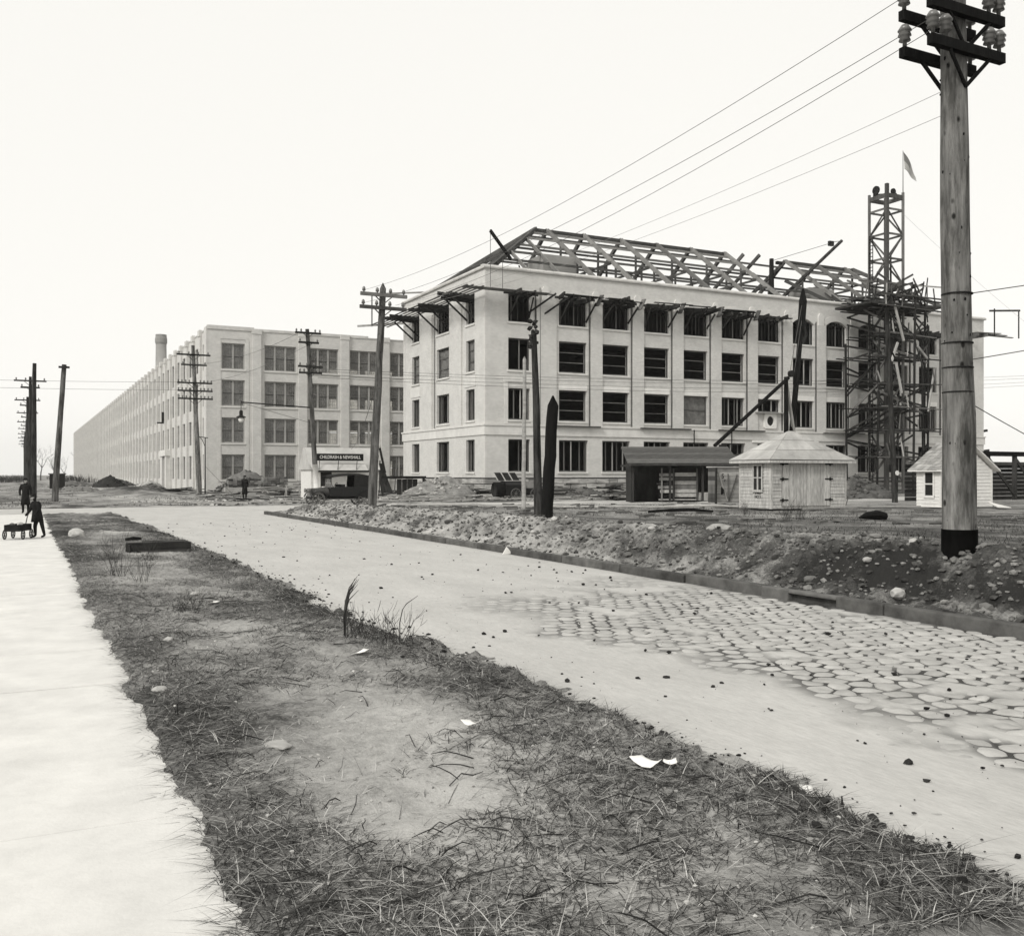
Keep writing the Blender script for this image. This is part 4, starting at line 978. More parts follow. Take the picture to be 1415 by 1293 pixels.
# wires
x0, y0 = 12.0, 9.6
for k, (dx, z, tz, tx) in enumerate(((-.72, 8.65, 9.42, -.72), (-.72, 8.12, 8.9, -.72), (-.42, 8.14, 8.88, .6))):
    wire(f'{("topmost", "middle", "lowest")[k]} of the three wires running from the massive pole to the grey pole', (x0-.12+dx, y0-.2, z), (13.25+tx, 38.3, tz), .55, .006)
for k in range(2): wire(f'{("upper", "lower")[k]} pale slack wire behind the three wires of the massive pole', (x0-.11, y0+.03, 7.4-k*.35), (13.9, 38.2, 8.9-k*.1), .45, .004, 'wire_pale')
for k, (dz, sg) in enumerate(((0, 1.1), (.28, 1.0), (-.75, 1.3), (-.4, 1.2))):
    wire(f'{("first", "second", "third", "fourth")[k]} long wire strung across the front of the brick office', (18.9+.25*k, 70.3, 9.45+dz*.6), (118, 74, 14.2+dz), sg, .014)
for k in range(2): wire(f'{("upper", "lower")[k]} wire slanting from the leaning pole to the five armed pole', (18.2+k*.9, 70.3, 12.3-k*.7), (13.9+k*.5, 90.3, 11.7-k*1.6), .5, .012)
for k in range(2): wire(f'{("upper", "lower")[k]} wire from the five armed pole towards the far street poles', (13.0, 90.4, 10.1-k*.7), (-42, 88, 10.2-k*.4), .7, .012)
for k in range(2): wire(f'{("upper", "lower")[k]} guy wire running off beyond the massive pole', (12.15, 9.5, 4.45-k*.95), (19.5, 7.6, 5.9-k*.9), .05, .007)
wire('thin wire from the grey pole down to the contractor office roof', (12.95, 38.4, 5.2), (22.3, 71.5, 3.8), .4, .012)
wire('slack wire slanting from the massive pole down past the white shed', (12.2, 9.6, 2.9), (17.5, 10.2, 1.5), .05, .008)
wire('thin guy wire dropping from the hoist tower head towards the ground', (TV+TA, TU, 27.5), (97, 66, 15.5), .3, .012, 'wire_pale')

# ================================================================== sheds
def clap(mb, a0, a1, z0, z1, n, fn, ops=()):
    pass
def lap_boards(par, p0, p1, z0, z1, h_, nrm, mat_, ops=()):
    """overlapping weather boards on a wall from p0 to p1 (x, y), each board its own piece; ops: (s0, s1, z0, z1) gaps"""
    p0, p1 = Vector((p0[0], p0[1], 0)), Vector((p1[0], p1[1], 0)); d = (p1-p0); Ln = d.length; d.normalize(); n = Vector((nrm[0], nrm[1], 0))
    z = z0
    while z < z1-.01:
        zt = min(z+h_, z1); segs = [(0, Ln)]
        for s0, s1, c0, c1 in ops:
            if zt > c0+.02 and z < c1-.02:
                segs = [x for a, b in segs for x in ((a, min(b, s0)), (max(a, s1), b)) if x[1]-x[0] > .03]
        for a, b in segs:
            A, B = p0+d*a, p0+d*b
            vs = []
            for P in (A, B):
                vs += [P+Vector((0, 0, z-.015))+n*.035, P+Vector((0, 0, zt))+n*.012, P+Vector((0, 0, zt))-n*.01, P+Vector((0, 0, z-.015))-n*.01]
            MB().add(vs, [(0, 1, 5, 4), (1, 2, 6, 5), (2, 3, 7, 6), (3, 0, 4, 7), (0, 3, 2, 1), (4, 5, 6, 7)]).build('weather_board', mat_, par)
        z += h_
# hip-roofed tool shed with double doors
SV0, SV1, SU0, SU1 = 28.66, 32.95, 32.3, 34.3; SZ = .38; SE = 2.42
TS = thing('tool_shed', 'weathered white tool shed with low hipped roof and plank double doors in the field', 'shed', (SV0, SU0, SZ), world=True)
core = MB().box(SV0, SV1, SU0, SU1, SZ, SE).build('wall', 'weathered_white', TS)
lap_boards(core, (SV0, SU0), (SV1, SU0), SZ+.05, SE, .15, (0, -1), 'weathered_white', [(.58, 3.38, SZ, SE)])
lap_boards(core, (SV0, SU0), (SV0, SU1), SZ+.05, SE, .15, (-1, 0), 'weathered_white', [(.45, 1.1, 1.15, 2.3)])
for x, y in ((SV0-.03, SU0-.03), (SV1-.03, SU0-.03), (SV0-.03, SU1-.05)): MB().box(x, x+.09, y-.012, y+.09, SZ, SE).build('corner_board', 'weathered_white', TS)
for k, (a, b) in enumerate(((.62, 1.98), (2.0, 3.34))):
    dd = MB().box(SV0+a, SV0+b, SU0-.025, SU0-.004, SZ+.13, SE-.03).build('door', 'weathered_white', TS); x = a; n = 7
    for j in range(n):
        x0_ = SV0+a+(b-a)*j/n; MB().box(x0_+.006, x0_+(b-a)/n-.006, SU0-.055, SU0-.027, SZ+.12, SE-.02-R(0, .02)).build('plank', 'weathered_white', dd)
    for z in (SE-.10, SE-.75, SZ+.38):
        hx = SV0+a if k == 0 else SV0+b; sg = 1 if k == 0 else -1
        MB().box(min(hx-.16*sg, hx+.30*sg), max(hx-.16*sg, hx+.30*sg), SU0-.075, SU0-.057, z-.03, z+.03).box(hx-.04, hx+.04, SU0-.08, SU0-.05, z-.07, z+.07).build('hinge', 'black_iron', dd)
ww = MB().box(SV0-.05, SV0+.0, SU0+.45, SU0+1.1, 1.15, 2.3).build('window', 'interior', TS)
for s0, s1, c0, c1 in ((.45, .53, 1.15, 2.3), (1.02, 1.1, 1.15, 2.3), (.73, .81, 1.15, 2.3), (.45, 1.1, 1.10, 1.2), (.45, 1.1, 2.24, 2.32), (.45, 1.1, 1.70, 1.75)):
    MB().box(SV0-.075-(.003 if s1-s0 > .2 else 0), SV0-.045, SU0+s0, SU0+s1, c0, c1).build('frame_bar', 'weathered_white', ww)
ov = .34; ex0, ex1, ey0, ey1 = SV0-ov, SV1+ov, SU0-ov, SU1+ov; ze, za = SE+.03, 3.80; cx_, cy_ = (SV0+SV1)/2-.12, (SU0+SU1)/2
MB().box(ex0, ex1, ey0, ey1, SE-.06, SE+.05).build('eaves_board', 'weathered_white', TS)
rf = MB().add([(ex0,ey0,ze+.04),(ex1,ey0,ze+.04),(ex1,ey1,ze+.04),(ex0,ey1,ze+.04),(cx_-.12,cy_,za),(cx_+.12,cy_,za)], [(0,1,5,4),(1,2,5),(2,3,4,5),(3,0,4),(0,3,2,1)]).build('roof', 'tar_paper', TS)
def roof_sheets(par, quad, nrows, ncols, m):
    """lapped sheets on a roof slope given by four corners: eave left, eave right, top right, top left"""
    q = [Vector(p) for p in quad]; n = (q[1]-q[0]).cross(q[3]-q[0]).normalized(); n = n if n.z > 0 else -n
    for r_ in range(nrows):
        t0, t1 = r_/nrows, (r_+1)/nrows+.012; off = R(-.3, .3)/ncols
        for c in range(ncols):
            s0, s1 = (c+(off if c else 0))/ncols, (c+1+(off if c < ncols-1 else 0))/ncols
            P = [q[0].lerp(q[1], s).lerp(q[3].lerp(q[2], s), t) for s, t in ((s0, t0), (s1, t0), (s1, min(1, t1)), (s0, min(1, t1)))]
            l_ = .028+R(0, .006)
            vs = [P[0]+n*l_, P[1]+n*l_, P[2]+n*.012, P[3]+n*.012, P[0]+n*.002, P[1]+n*.002, P[2]+n*.002, P[3]+n*.002]
            MB().add(vs, [(0,1,2,3),(4,5,1,0),(5,6,2,1),(7,4,0,3)]).build('roofing_sheet', m, par)
E1 = [(ex0,ey0,ze+.04),(ex1,ey0,ze+.04),(ex1,ey1,ze+.04),(ex0,ey1,ze+.04)]; A1, A2 = (cx_-.12,cy_,za), (cx_+.12,cy_,za)
roof_sheets(rf, (E1[0], E1[1], A2, A1), 3, 3, 'tar_paper'); roof_sheets(rf, (E1[3], E1[0], A1, A1), 3, 2, 'tar_paper'); roof_sheets(rf, (E1[1], E1[2], A2, A2), 3, 2, 'tar_paper')
for x in (SV0+.2, SV0+2.2, SV1-.5): MB().box(x, x+.3, SU0+.1, SU0+.5, hz(x, SU0)-.1, SZ).build('footing', 'timber_dark', TS)
def text_obj(body, size, loc, rot, m, par, name='lettering', ext=.004, squeeze=1):
    cu = bpy.data.curves.new(name, 'FONT'); cu.body = body; cu.size = size; cu.extrude = ext; cu.align_x = 'CENTER'; cu.align_y = 'CENTER'
    tmp = bpy.data.objects.new('tmp', cu); C.objects.link(tmp); dg = bpy.context.evaluated_depsgraph_get()
    me = bpy.data.meshes.new_from_object(tmp.evaluated_get(dg)); bpy.data.objects.remove(tmp)
    me.materials.clear(); me.materials.append(MATS[m])
    o = link(name, me, par); o.location = Vector(loc)-OFF.get(root_of(par), Vector()); o.rotation_euler = rot; o.scale = (squeeze, 1, 1); return o
text_obj('SHED\nNO 5', .17, (SV0-.05, SU0+.78, .98), (math.pi/2, 0, -math.pi/2), 'sign_black', TS)
o = MB().beam((SV0+.9, SU0-1.0, .40), (SV1+.1, SU0-.8, .43), .22, .07).build('loose_plank', 'timber_pale', None, origin=(SV0+2, SU0-.9, .4)); tag(o, 'pale plank lying on the ground before the tool shed doors', 'plank')
# braced gate leaning at the shed's right end
GT = thing('wooden_gate', 'narrow pale braced timber gate standing beside the tool shed', 'gate', (33.6, 33.6, .4), world=True)
for a in (33.35, 33.95): MB().beam((a, 33.4, .35), (a, 33.4, 2.15), .09, .06).build('stile', 'timber_pale', GT)
for z in (.55, 1.25, 2.0): MB().beam((33.4, 33.4, z), (33.9, 33.4, z), .05, .10).build('rail', 'timber', GT)
MB().beam((33.4, 33.36, 1.2), (33.9, 33.36, .6), .04, .07).build('brace', 'timber', GT)
o = MB().tube([(32.6, 31.9, .5), (33.9, 32.6, 1.9)], .022, 5).build('leaning_rod', 'wire', None, origin=(32.6, 31.9, .5)); tag(o, 'thin dark rod leaning slantwise against the tool shed corner', 'rod')

# storage box with painted S
BX = thing('storage_box', 'tall timber storage box with vee braces and a painted letter S beside the tool shed', 'box', (30.15, 37.9, .45), world=True)
bv0, bv1, bu0, bu1, bz0, bz1 = 30.15, 32.0, 37.9, 38.5, .5, 2.2
bb = MB().box(bv0+.03, bv1-.03, bu0+.03, bu1, bz0, bz1-.03).build('wall', 'timber', BX)
for k in range(8):
    z = bz0+.02+(bz1-bz0)*k/8
    MB().box(bv0+.02, bv1-.02, bu0, bu0+.028, z, z+.20).build('board', 'plank' if k != 7 else 'timber_pale', bb); MB().box(bv0, bv0+.028, bu0+.03, bu1-.02, z, z+.20).build('board', 'timber', bb)
for p, q in (((bv0+.08, bz1-.1), (bv0+.72, bz0+.05)), ((bv0+1.32, bz1-.3), (bv0+.78, bz0+.05)), ((bv0+.75, bz0+.05), (bv0+.75, bz1-.3))):
    MB().beam((p[0], bu0-.02, p[1]), (q[0], bu0-.02, q[1]), .03, .09, (0, 1, 0)).build('brace', 'timber_pale' if p[0] < bv0+.7 else 'timber', BX)
MB().box(bv0-.05, bv1+.05, bu0-.06, bu1+.05, bz1, bz1+.06).build('lid', 'timber_pale', BX)
text_obj('S', .34, (bv0+.42, bu0-.03, 1.78), (math.pi/2, 0, 0), 'sign_black', BX); text_obj('r', .26, (bv0+.55, bu0-.03, 1.58), (math.pi/2, 0, 0), 'sign_black', BX)
MB().blob((bv0+.35, bu0-.01, 1.05), .13, (1, .1, 1.6), .4).build('tar_blot', 'sign_black', BX)
MB().beam((bv0-.1, bu0-.15, .35), (bv0-.05, bu0-.12, 2.2), .08, .08).build('post', 'timber_dark', BX)
MB().beam((bv0+1.1, bu0-.2, 1.88), (bv0+2.3, bu0-1.4, 1.92), .05, .07).build('latch_bar', 'timber_pale', BX)

# open-fronted shed with a shingled roof
QV0, QV1, QU0, QU1 = 0, 6.9, 0, 3.0
OS = thing('open_shed', 'long open fronted shed with dark shingled roof and stacked boards inside', 'shed', (36.55, 54.8, .1), math.radians(-26))
for x in (.1, 2.6, 4.8, QV1-.15): MB().beam((x, .1, -.2), (x, .1, 2.5), .14, .14).build('post', 'timber_dark', OS)
MB().box(0, QV1, QU1-.08, QU1, -.2, 3.2).box(0, .06, .2, QU1-.08, -.2, 2.5).box(QV1-.06, QV1, .2, QU1-.08, -.2, 2.5).build('wall', 'timber_dark', OS)
rf = MB().prism([(-.45, 2.42), (QU1+.2, 3.62), (QU1+.2, 3.72), (-.45, 2.52)], 0, -.3, QV1+.3).build('roof', 'shingle_dark', OS)
roof_sheets(rf, ((-.3, -.46, 2.52), (QV1+.3, -.46, 2.52), (QV1+.3, QU1+.2, 3.72), (-.3, QU1+.2, 3.72)), 8, 1, 'shingle_dark')
MB().box(-.36, -.3, -.5, QU1+.2, 2.3, 2.45).box(-.3, QV1+.3, -.52, -.47, 2.36, 2.52).build('barge_board', 'timber_dark', OS)
for k in range(6):
    z = .25+k*.28; MB().box(3.05, 4.5, .7+R(-.05, .05), .85, z, z+.25).build('stacked_board', 'plank' if k not in (2, 4) else 'timber', OS)
    MB().box(2.0+R(-.25, .05), 2.95, .6+R(-.05, .05), .75, z, z+.2 if k % 3 else z+.1).build('stacked_board', 'plank' if k % 3 else 'timber_dark', OS)
for x in (2.1, 2.9, 4.5): MB().beam((x, .45, 0), (x, .45, 2.2), .10, .10).build('stake', 'timber', OS)
MB().beam((1.9, .5, .08), (4.6, .5, .08), .1, .1).build('sill_rail', 'timber_pale', OS)
MB().box(4.7, 6.4, .9, 2.0, 0, .55).build('cement_heap', 'soil_pile', OS)
# board hoarding behind it and the small hut with a stove pipe
HB = thing('board_hoarding', 'dark upright board hoarding with a stove pipe between the open shed and tool shed', 'fence', (45.6, 60, 0), world=True)
for k in range(22): MB().box(45.6+k*.42, 45.6+k*.42+.39, 60+R(-.02, .02), 60.06, 0, 3.5+R(-.06, .05)).build('board', 'timber', HB)
MB().box(45.2, 46.9, 57.5, 58.8, 1.9, 3.6).build('bunker', 'timber_dark', HB); MB().tube([(48.6, 60.2, 3.2), (48.6, 60.2, 4.0)], .2, 8).build('stove_pipe', 'black_iron', HB); MB().lathe([(.32, 0), (.32, .2)], (48.6, 60.2, 4.0), 10).build('pipe_cowl', 'black_iron', HB)

# small white gabled shed
WV0, WV1, WU0, WU1 = 37.4, 40.85, 30.9, 32.2; WZ = .36; WE = 2.12; WA = 3.32
WS = thing('white_gabled_shed', 'small white gabled shed with shingled roof behind the massive pole', 'shed', (WV0, WU0, WZ), world=True)
wm = (WV0+WV1)/2
core = MB().prism([(WV0, WZ), (WV1, WZ), (WV1, WE), (wm, WA-.08), (WV0, WE)], 1, WU0, WU1).build('wall', 'white_paint', WS)
lap_boards(core, (WV0, WU0), (WV1, WU0), WZ+.02, WE, .16, (0, -1), 'white_paint')
for k in range(7):
    z = WE+k*.165; s_ = (z+.16-WE)/(WA-WE); a = WV0+(wm-WV0)*s_; b = WV1-(WV1-wm)*s_
    if b-a > .2: lap_boards(core, (a, WU0), (b, WU0), z, min(z+.165, WA-.12), .165, (0, -1), 'white_paint')
lap_boards(core, (WV0, WU0), (WV0, WU1), WZ+.02, WE, .16, (-1, 0), 'white_paint', [(.3, .85, .85, 2.0)])
for x in (WV0-.03, WV1-.05): MB().box(x, x+.09, WU0-.05, WU0+.05, WZ, WE).build('corner_board', 'white_paint', WS)
ww = MB().box(WV0-.04, WV0, WU0+.34, WU0+.81, .9, 1.96).build('window', 'interior', WS)
for s0, s1, c0, c1 in ((.28, .36, .83, 2.03), (.79, .87, .83, 2.03), (.28, .87, .78, .9), (.28, .87, 1.95, 2.05), (.34, .81, 1.40, 1.46)):
    MB().box(WV0-.07-(.004 if s1-s0 > .2 else 0), WV0-.035, WU0+s0, WU0+s1, c0, c1).build('frame_bar', 'white_paint', ww)
for sg, ev in ((-1, WV0-.28), (1, WV1+.28)):
    ez = WE-.12
    rf = MB().add([(ev, WU0-.3, ez), (ev, WU1+.3, ez), (wm, WU1+.3, WA), (wm, WU0-.3, WA), (ev, WU0-.3, ez+.06), (ev, WU1+.3, ez+.06), (wm, WU1+.3, WA+.06), (wm, WU0-.3, WA+.06)], [(0,1,2,3),(4,7,6,5),(0,3,7,4),(1,5,6,2),(0,4,5,1)]).build('roof', 'white_paint', WS)
    for r_ in range(10):
        t0, t1 = r_/10, (r_+1)/10+.02
        for c in range(7):
            y0_ = WU0-.3+(WU1-WU0+.6)*c/7; y1_ = WU0-.3+(WU1-WU0+.6)*(c+1)/7-.012; l0 = .085+R(0, .012); jj = R(-.012, .012)
            P = lambda t, y, l: (ev+(wm-ev)*t, y, ez+(WA-ez)*t+l)
            MB().add([P(t0+jj, y0_, l0), P(t0+jj, y1_, l0), P(min(1, t1), y1_, .068), P(min(1, t1), y0_, .068), P(t0+jj, y0_, .062), P(t0+jj, y1_, .062)], [(0,1,2,3),(4,5,1,0),(4,0,3),(5,2,1)]).build('shingle', 'shingle', rf)
mb = MB(); 
hd = MB().add([(39.8, 30.3, .62), (40.7, 30.3, .40), (40.5, 29.6, .36), (39.6, 29.6, .40), (39.8, 30.3, .58), (40.7, 30.3, .36), (40.5, 29.6, .32), (39.6, 29.6, .36)], [(0,1,2,3),(4,7,6,5),(0,4,5,1),(1,5,6,2),(2,6,7,3),(3,7,4,0)]).build('cellar_board', 'white_paint', None, origin=(40, 30, .4)); tag(hd, 'pale slatted board leaning on the ground before the white gabled shed', 'board')

# timber trestle at the far right
TRS = thing('timber_trestle', 'dark timber trestle platform with diagonal struts beyond the white gabled shed', 'trestle', (58, 43, 0), world=True)
for k in range(6):
    v = 50+k*2.6; u = 42-k*.0; MB().beam((v, u, -.1), (v, u, 3.1), .22, .22).build('post', 'timber_dark', TRS)
    if k < 5: MB().beam((v, u-.05, 2.9), (v+2.5, u-.05, .6), .10, .2).build('strut', 'timber_dark', TRS)
MB().beam((49.4, 42, 3.2), (64.5, 42, 3.2), .3, .3).build('deck_beam', 'creosote', TRS); MB().beam((49.4, 43.2, 2.6), (64.5, 43.2, 2.6), .3, .2).build('deck_beam', 'timber', TRS)
for k in range(9): MB().box(49.5, 64.4, 43.5, 43.56, .2+k*.26, .44+k*.26).build('board', 'timber_dark', TRS)
MB().box(50.3, 51.6, 41.2, 41.8, 0, .95).build('crate', 'timber', TRS)

# contractor office hut with sign
HV0, HV1, HU0, HU1 = 20.0, 25.4, 74.4, 77.5
CO = thing('contractor_office', 'little white contractor office with steep roof, awning and black name board', 'office hut', (HV0, HU0, 0), world=True)
core = MB().box(HV0, HV1, HU0, HU1, -.1, 2.3).build('wall', 'white_paint', CO)
lap_boards(core, (HV0, HU0), (HV1, HU0), .05, 2.25, .2, (0, -1), 'white_paint')
MB().prism([(HU0-.2, 2.25), (HU0+1.2, 4.0), (HU1-1.2, 4.0), (HU1+.2, 2.25)], 0, HV0-.15, HV1+.15).build('roof', 'curtain_wall_panel', CO)
MB().add([(HV0-.1, HU0-.05, 2.75), (HV1-1.1, HU0-.05, 2.75), (HV1-1.1, HU0-1.0, 2.2), (HV0-.1, HU0-1.0, 2.2), (HV0-.1, HU0-.05, 2.70), (HV1-1.1, HU0-.05, 2.70), (HV1-1.1, HU0-1.0, 2.12), (HV0-.1, HU0-1.0, 2.12)], [(0,1,2,3),(4,7,6,5),(0,3,7,4),(1,5,6,2),(3,2,6,7)]).build('awning', 'curtain_wall_panel', CO)
MB().box(HV0-.15, HV1-1.05, HU0-1.06, HU0-1.0, 2.06, 2.2).build('awning_fascia', 'timber_dark', CO)
for x in (HV0+.6, HV0+2.1, HV0+3.6): MB().beam((x, HU0-.3, 3.05), (x-.25, HU0-.95, 2.25), .05, .06).build('awning_bracket', 'timber_dark', CO)
sg_ = MB().box(HV0+.35, HV0+4.1, HU0-.36, HU0-.28, 2.95, 3.5).build('name_board', 'sign_black', CO)
text_obj('CHILDRASH & NEWSHALL', .36, (HV0+2.22, HU0-.37, 3.22), (math.pi/2, 0, 0), 'sign_letter', CO, squeeze=.78)
dr = MB().box(HV0+.72, HV0+1.62, HU0-.06, HU0-.03, .05, 2.05).build('door', 'interior', CO); MB().box(HV0+.8, HV0+1.54, HU0-.075, HU0-.062, .85, .95).build('notice', 'paper', dr)
for x in (HV0+.62, HV0+1.62): MB().box(x, x+.1, HU0-.08, HU0-.02, 0, 2.15).build('door_frame', 'white_paint', CO)
MB().box(HV0+2.75, HV0+3.6, HU0-.07, HU0-.045, 1.45, 2.0).build('notice', 'paper', CO)
MB().beam((HV1+.1, HU0-.2, 4.0), (HV1+.55, HU0-.2, 2.0), .12, .16).build('roof_edge', 'black_iron', CO)
# dark annex frame at its right
AN = thing('timber_lean_to', 'low dark timber lean to frame between the contractor office and brick office', 'lean to', (26, 74, 0), world=True)
MB().box(25.6, 29.4, 74.0, 74.2, 1.55, 1.75).build('roof_beam', 'timber_dark', AN)
for x in (25.7, 29.2): MB().beam((x, 74.1, 0), (x, 74.1, 1.7), .14, .14).build('post', 'timber_dark', AN)
MB().beam((29.2, 74.0, 1.5), (30.4, 73.4, .1), .12, .14).build('strut', 'timber_dark', AN)
for k in range(4): MB().box(27.0+k*.45, 27.4+k*.45, 74.3, 74.36, 0, 1.5).build('board', 'timber_dark', AN)
for k, (x, ln, t) in enumerate(((31.9, 3.3, .5), (32.4, 3.0, .1), (32.9, 2.2, -.3), (33.3, 3.6, .9))):
    o = MB().beam((x, 93.0-k*.2, 0), (x+t, 94.2, ln), .7 if k in (1, 2) else .12, .06).build('leaning_board', 'timber_dark' if k < 3 else 'timber', None, origin=(x, 93, 0))
    tag(o, ('narrow dark board', 'broad dark panel', 'shorter broad dark panel', 'long thin slat')[k]+' leaning in the gap between factory and brick office', 'board')

# ================================================================== touring car
CAR = thing('touring_car', 'black open touring car with folding canvas top parked along the cross street', 'car', (17.05, 57.2, 0), math.pi)
def car():
    t = CAR
    body = MB()
    # tub: side profile lofted across the width
    prof = [(-1.75, .55), (-1.78, .95), (-1.70, 1.18), (-1.05, 1.20), (-.55, 1.10), (-.15, 1.14), (.45, 1.10), (.70, 1.12), (.72, .55)]
    ws = [.70, .78, .76]
    n = len(prof)
    secs = [(-.78, .97), (-.70, 1.0), (.70, 1.0), (.78, .97)]
    for y, k in secs:
        for x, z in prof: body.v.append((x*k, y, .55+(z-.55)*k))
    for s_ in range(3):
        for i in range(n): body.f.append((s_*n+i, s_*n+(i+1) % n, (s_+1)*n+(i+1) % n, (s_+1)*n+i))
    body.f.append(tuple(range(n))); body.f.append(tuple(reversed(range(3*n, 4*n))))
    b = body.build('body', 'black_paint', t)
    for y in (-.795, .795):
        for x in (-.75, .1): MB().box(x, x+.7, min(y, y*.985), max(y, y*.985), .62, 1.05).build('door', 'black_paint', b)
    hood = MB()
    for x, wd, zt in ((.72, .50, 1.12), (1.2, .44, 1.08), (1.75, .38, 1.04)):
        for k in range(9):
            a = math.pi*k/8; hood.v.append((x, wd*math.cos(a), .62+(zt-.62)*math.sin(a)**.6))
    for s_ in range(2):
        for k in range(8): hood.f.append((s_*9+k, s_*9+k+1, (s_+1)*9+k+1, (s_+1)*9+k))
    hood.f.append(tuple(range(18, 27))); hood.f.append((0, 9, 18, 26, 17, 8)); hood.build('hood', 'steel', t, True)
    MB().box(1.75, 1.83, -.34, .34, .5, 1.05).build('radiator', 'steel_light', t)
    MB().box(-1.8, 1.85, -.40, .40, .42, .56).build('chassis', 'black_iron', t)
    for y in (-.74, .74): MB().box(-.85, .95, min(y-.16, y+.16), max(y-.16, y+.16), .38, .43).build('running_board', 'tyre', t)
    for x0 in (1.42, -1.38):
        for y in (-.72, .72):
            m = MB(); pts = [(x0+.50*math.cos(a), .40+.50*math.sin(a)) for a in [math.radians(d) for d in range(15, 190, 20)]]
            if x0 > 0: pts = pts+[(x0-.75, .43)]
            else: pts = [(x0+.7, .43)]+pts
            for i in range(len(pts)-1): m.beam((pts[i][0], y, pts[i][1]), (pts[i+1][0], y, pts[i+1][1]), .26, .03, (0, 0, 1))
            m.build('fender', 'black_paint', t)
            w_ = MB()
            ring = 24
            for k in range(ring):
                a0 = 2*math.pi*k/ring; a1 = 2*math.pi*(k+1)/ring
                for (ra, rb) in ((.31, .40),):
                    P = lambda r, a, yy: (x0+r*math.cos(a), y+yy, .40+r*math.sin(a))
                    w_.add([P(ra, a0, -.05), P(rb, a0, -.04), P(rb, a0, .04), P(ra, a0, .05), P(ra, a1, -.05), P(rb, a1, -.04), P(rb, a1, .04), P(ra, a1, .05)], [(0,1,5,4),(1,2,6,5),(2,3,7,6),(3,0,4,7)])
            wo = w_.build('wheel', 'tyre', t)
            sp = MB()
            for k in range(12):
                a = 2*math.pi*k/12; sp.beam((x0, y, .40), (x0+.31*math.cos(a), y, .40+.31*math.sin(a)), .035, .035)
            sp.lathe([(.07, -.07), (.07, .07)], (x0, y, .40), 10, 'y'); sp.build('spokes', 'timber', wo)
    for y in (-.36, .36): MB().lathe([(.05, -.14), (.12, -.02), (.13, .06)], (1.92, y, .92), 12, 'x').build('headlight', 'steel_light', t, True)
    top = MB(); NX = 8
    xs = [(.86, 1.78), (.5, 1.86), (0, 1.92), (-.6, 1.95), (-1.2, 1.93), (-1.72, 1.84)]
    for x, z in xs:
        for k in range(7):
            s_ = k/6*2-1; top.v.append((x, s_*.74, z-.10*abs(s_)**3))
    for i in range(len(xs)-1):
        for k in range(6): top.f.append((i*7+k, i*7+k+1, (i+1)*7+k+1, (i+1)*7+k))
    to = top.build('canvas_top', 'canvas_black', t, True); so_ = to.modifiers.new('thick', 'SOLIDIFY'); so_.thickness = .05
    MB().add([(-1.70, -.74, 1.82), (-1.70, .74, 1.82), (-1.80, .74, 1.1), (-1.80, -.74, 1.1), (-1.66, -.74, 1.82), (-1.66, .74, 1.82), (-1.76, .74, 1.1), (-1.76, -.74, 1.1)], [(0,1,2,3),(4,7,6,5),(0,4,5,1),(2,6,7,3)]).build('back_curtain', 'canvas_black', to)
    for y in (-.745, .745): MB().add([(-1.72, y, 1.80), (-.78, y, 1.86), (-.72, y, 1.15), (-1.78, y, 1.1), (-1.72, y*.98, 1.80), (-.78, y*.98, 1.86), (-.72, y*.98, 1.15), (-1.78, y*.98, 1.1)], [(0,1,2,3),(4,7,6,5),(0,4,5,1),(1,5,6,2)]).build('side_curtain', 'canvas_black', to)
    for y in (-.72, .72):
        MB().beam((.55, y, 1.10), (.80, y, 1.76), .03, .03).build('top_bow', 'black_iron', t)
    wsd = MB(); 
    for p, q in (((.62, -.66, 1.1), (.62, -.66, 1.62)), ((.62, .66, 1.1), (.62, .66, 1.62)), ((.62, -.66, 1.62), (.62, .66, 1.62)), ((.62, -.66, 1.36), (.62, .66, 1.36))): wsd.beam(p, q, .03, .03)
    wo = wsd.build('windscreen', 'steel_light', t); MB().box(.613, .623, -.64, .64, 1.1, 1.6).build('glass', 'dirty_glass', wo)
    m = MB()
    for k in range(16):
        a0 = 2*math.pi*k/16; a1 = 2*math.pi*(k+1)/16; c = Vector((.28, .3, 1.22)); e1 = Vector((0, 1, 0)); e2 = Vector((-.5, 0, .86))
        m.beam(c+(e1*math.cos(a0)+e2*math.sin(a0))*.2, c+(e1*math.cos(a1)+e2*math.sin(a1))*.2, .025, .025)
    m.build('steering_wheel', 'black_iron', t)
    for x in (-.1, -1.3): MB().box(x-.12, x+.12, -.65, .65, .8, 1.28).build('seat', 'canvas_black', t)
car()

# portable air compressor with raised louvre covers
CP = thing('air_compressor', 'black portable air compressor on spoked wheels with raised side flaps', 'compressor', (33.1, 65.6, 0))
m = MB(); 
for x, r_ in ((-1.6, .55), (-.9, .56)):
    for k in range(16): a = 2*math.pi*k/16; m.v.append((x, r_*math.cos(a), .75+r_*math.sin(a)))
for k in range(16): m.f.append((k, (k+1) % 16, 16+(k+1) % 16, 16+k))
m.f.append(tuple(range(16))); m.f.append(tuple(range(16, 32))); m.build('tank', 'black_iron', CP, True)
MB().prism([(-.62, .3), (.62, .3), (.62, 1.1), (.35, 1.38), (-.35, 1.38), (-.62, 1.1)], 0, -.89, .7).build('engine_housing', 'black_paint', CP)
MB().box(.75, 1.75, -.5, .5, .35, .85).build('engine_block', 'black_iron', CP); MB().prism([(-.5, .85), (.5, .85), (.35, 1.35), (-.35, 1.35)], 0, .72, 1.75).build('engine_cover', 'steel_light', CP)
MB().box(-.85, .72, -.40, .40, 1.385, 1.43).build('top_board', 'timber_pale', CP)
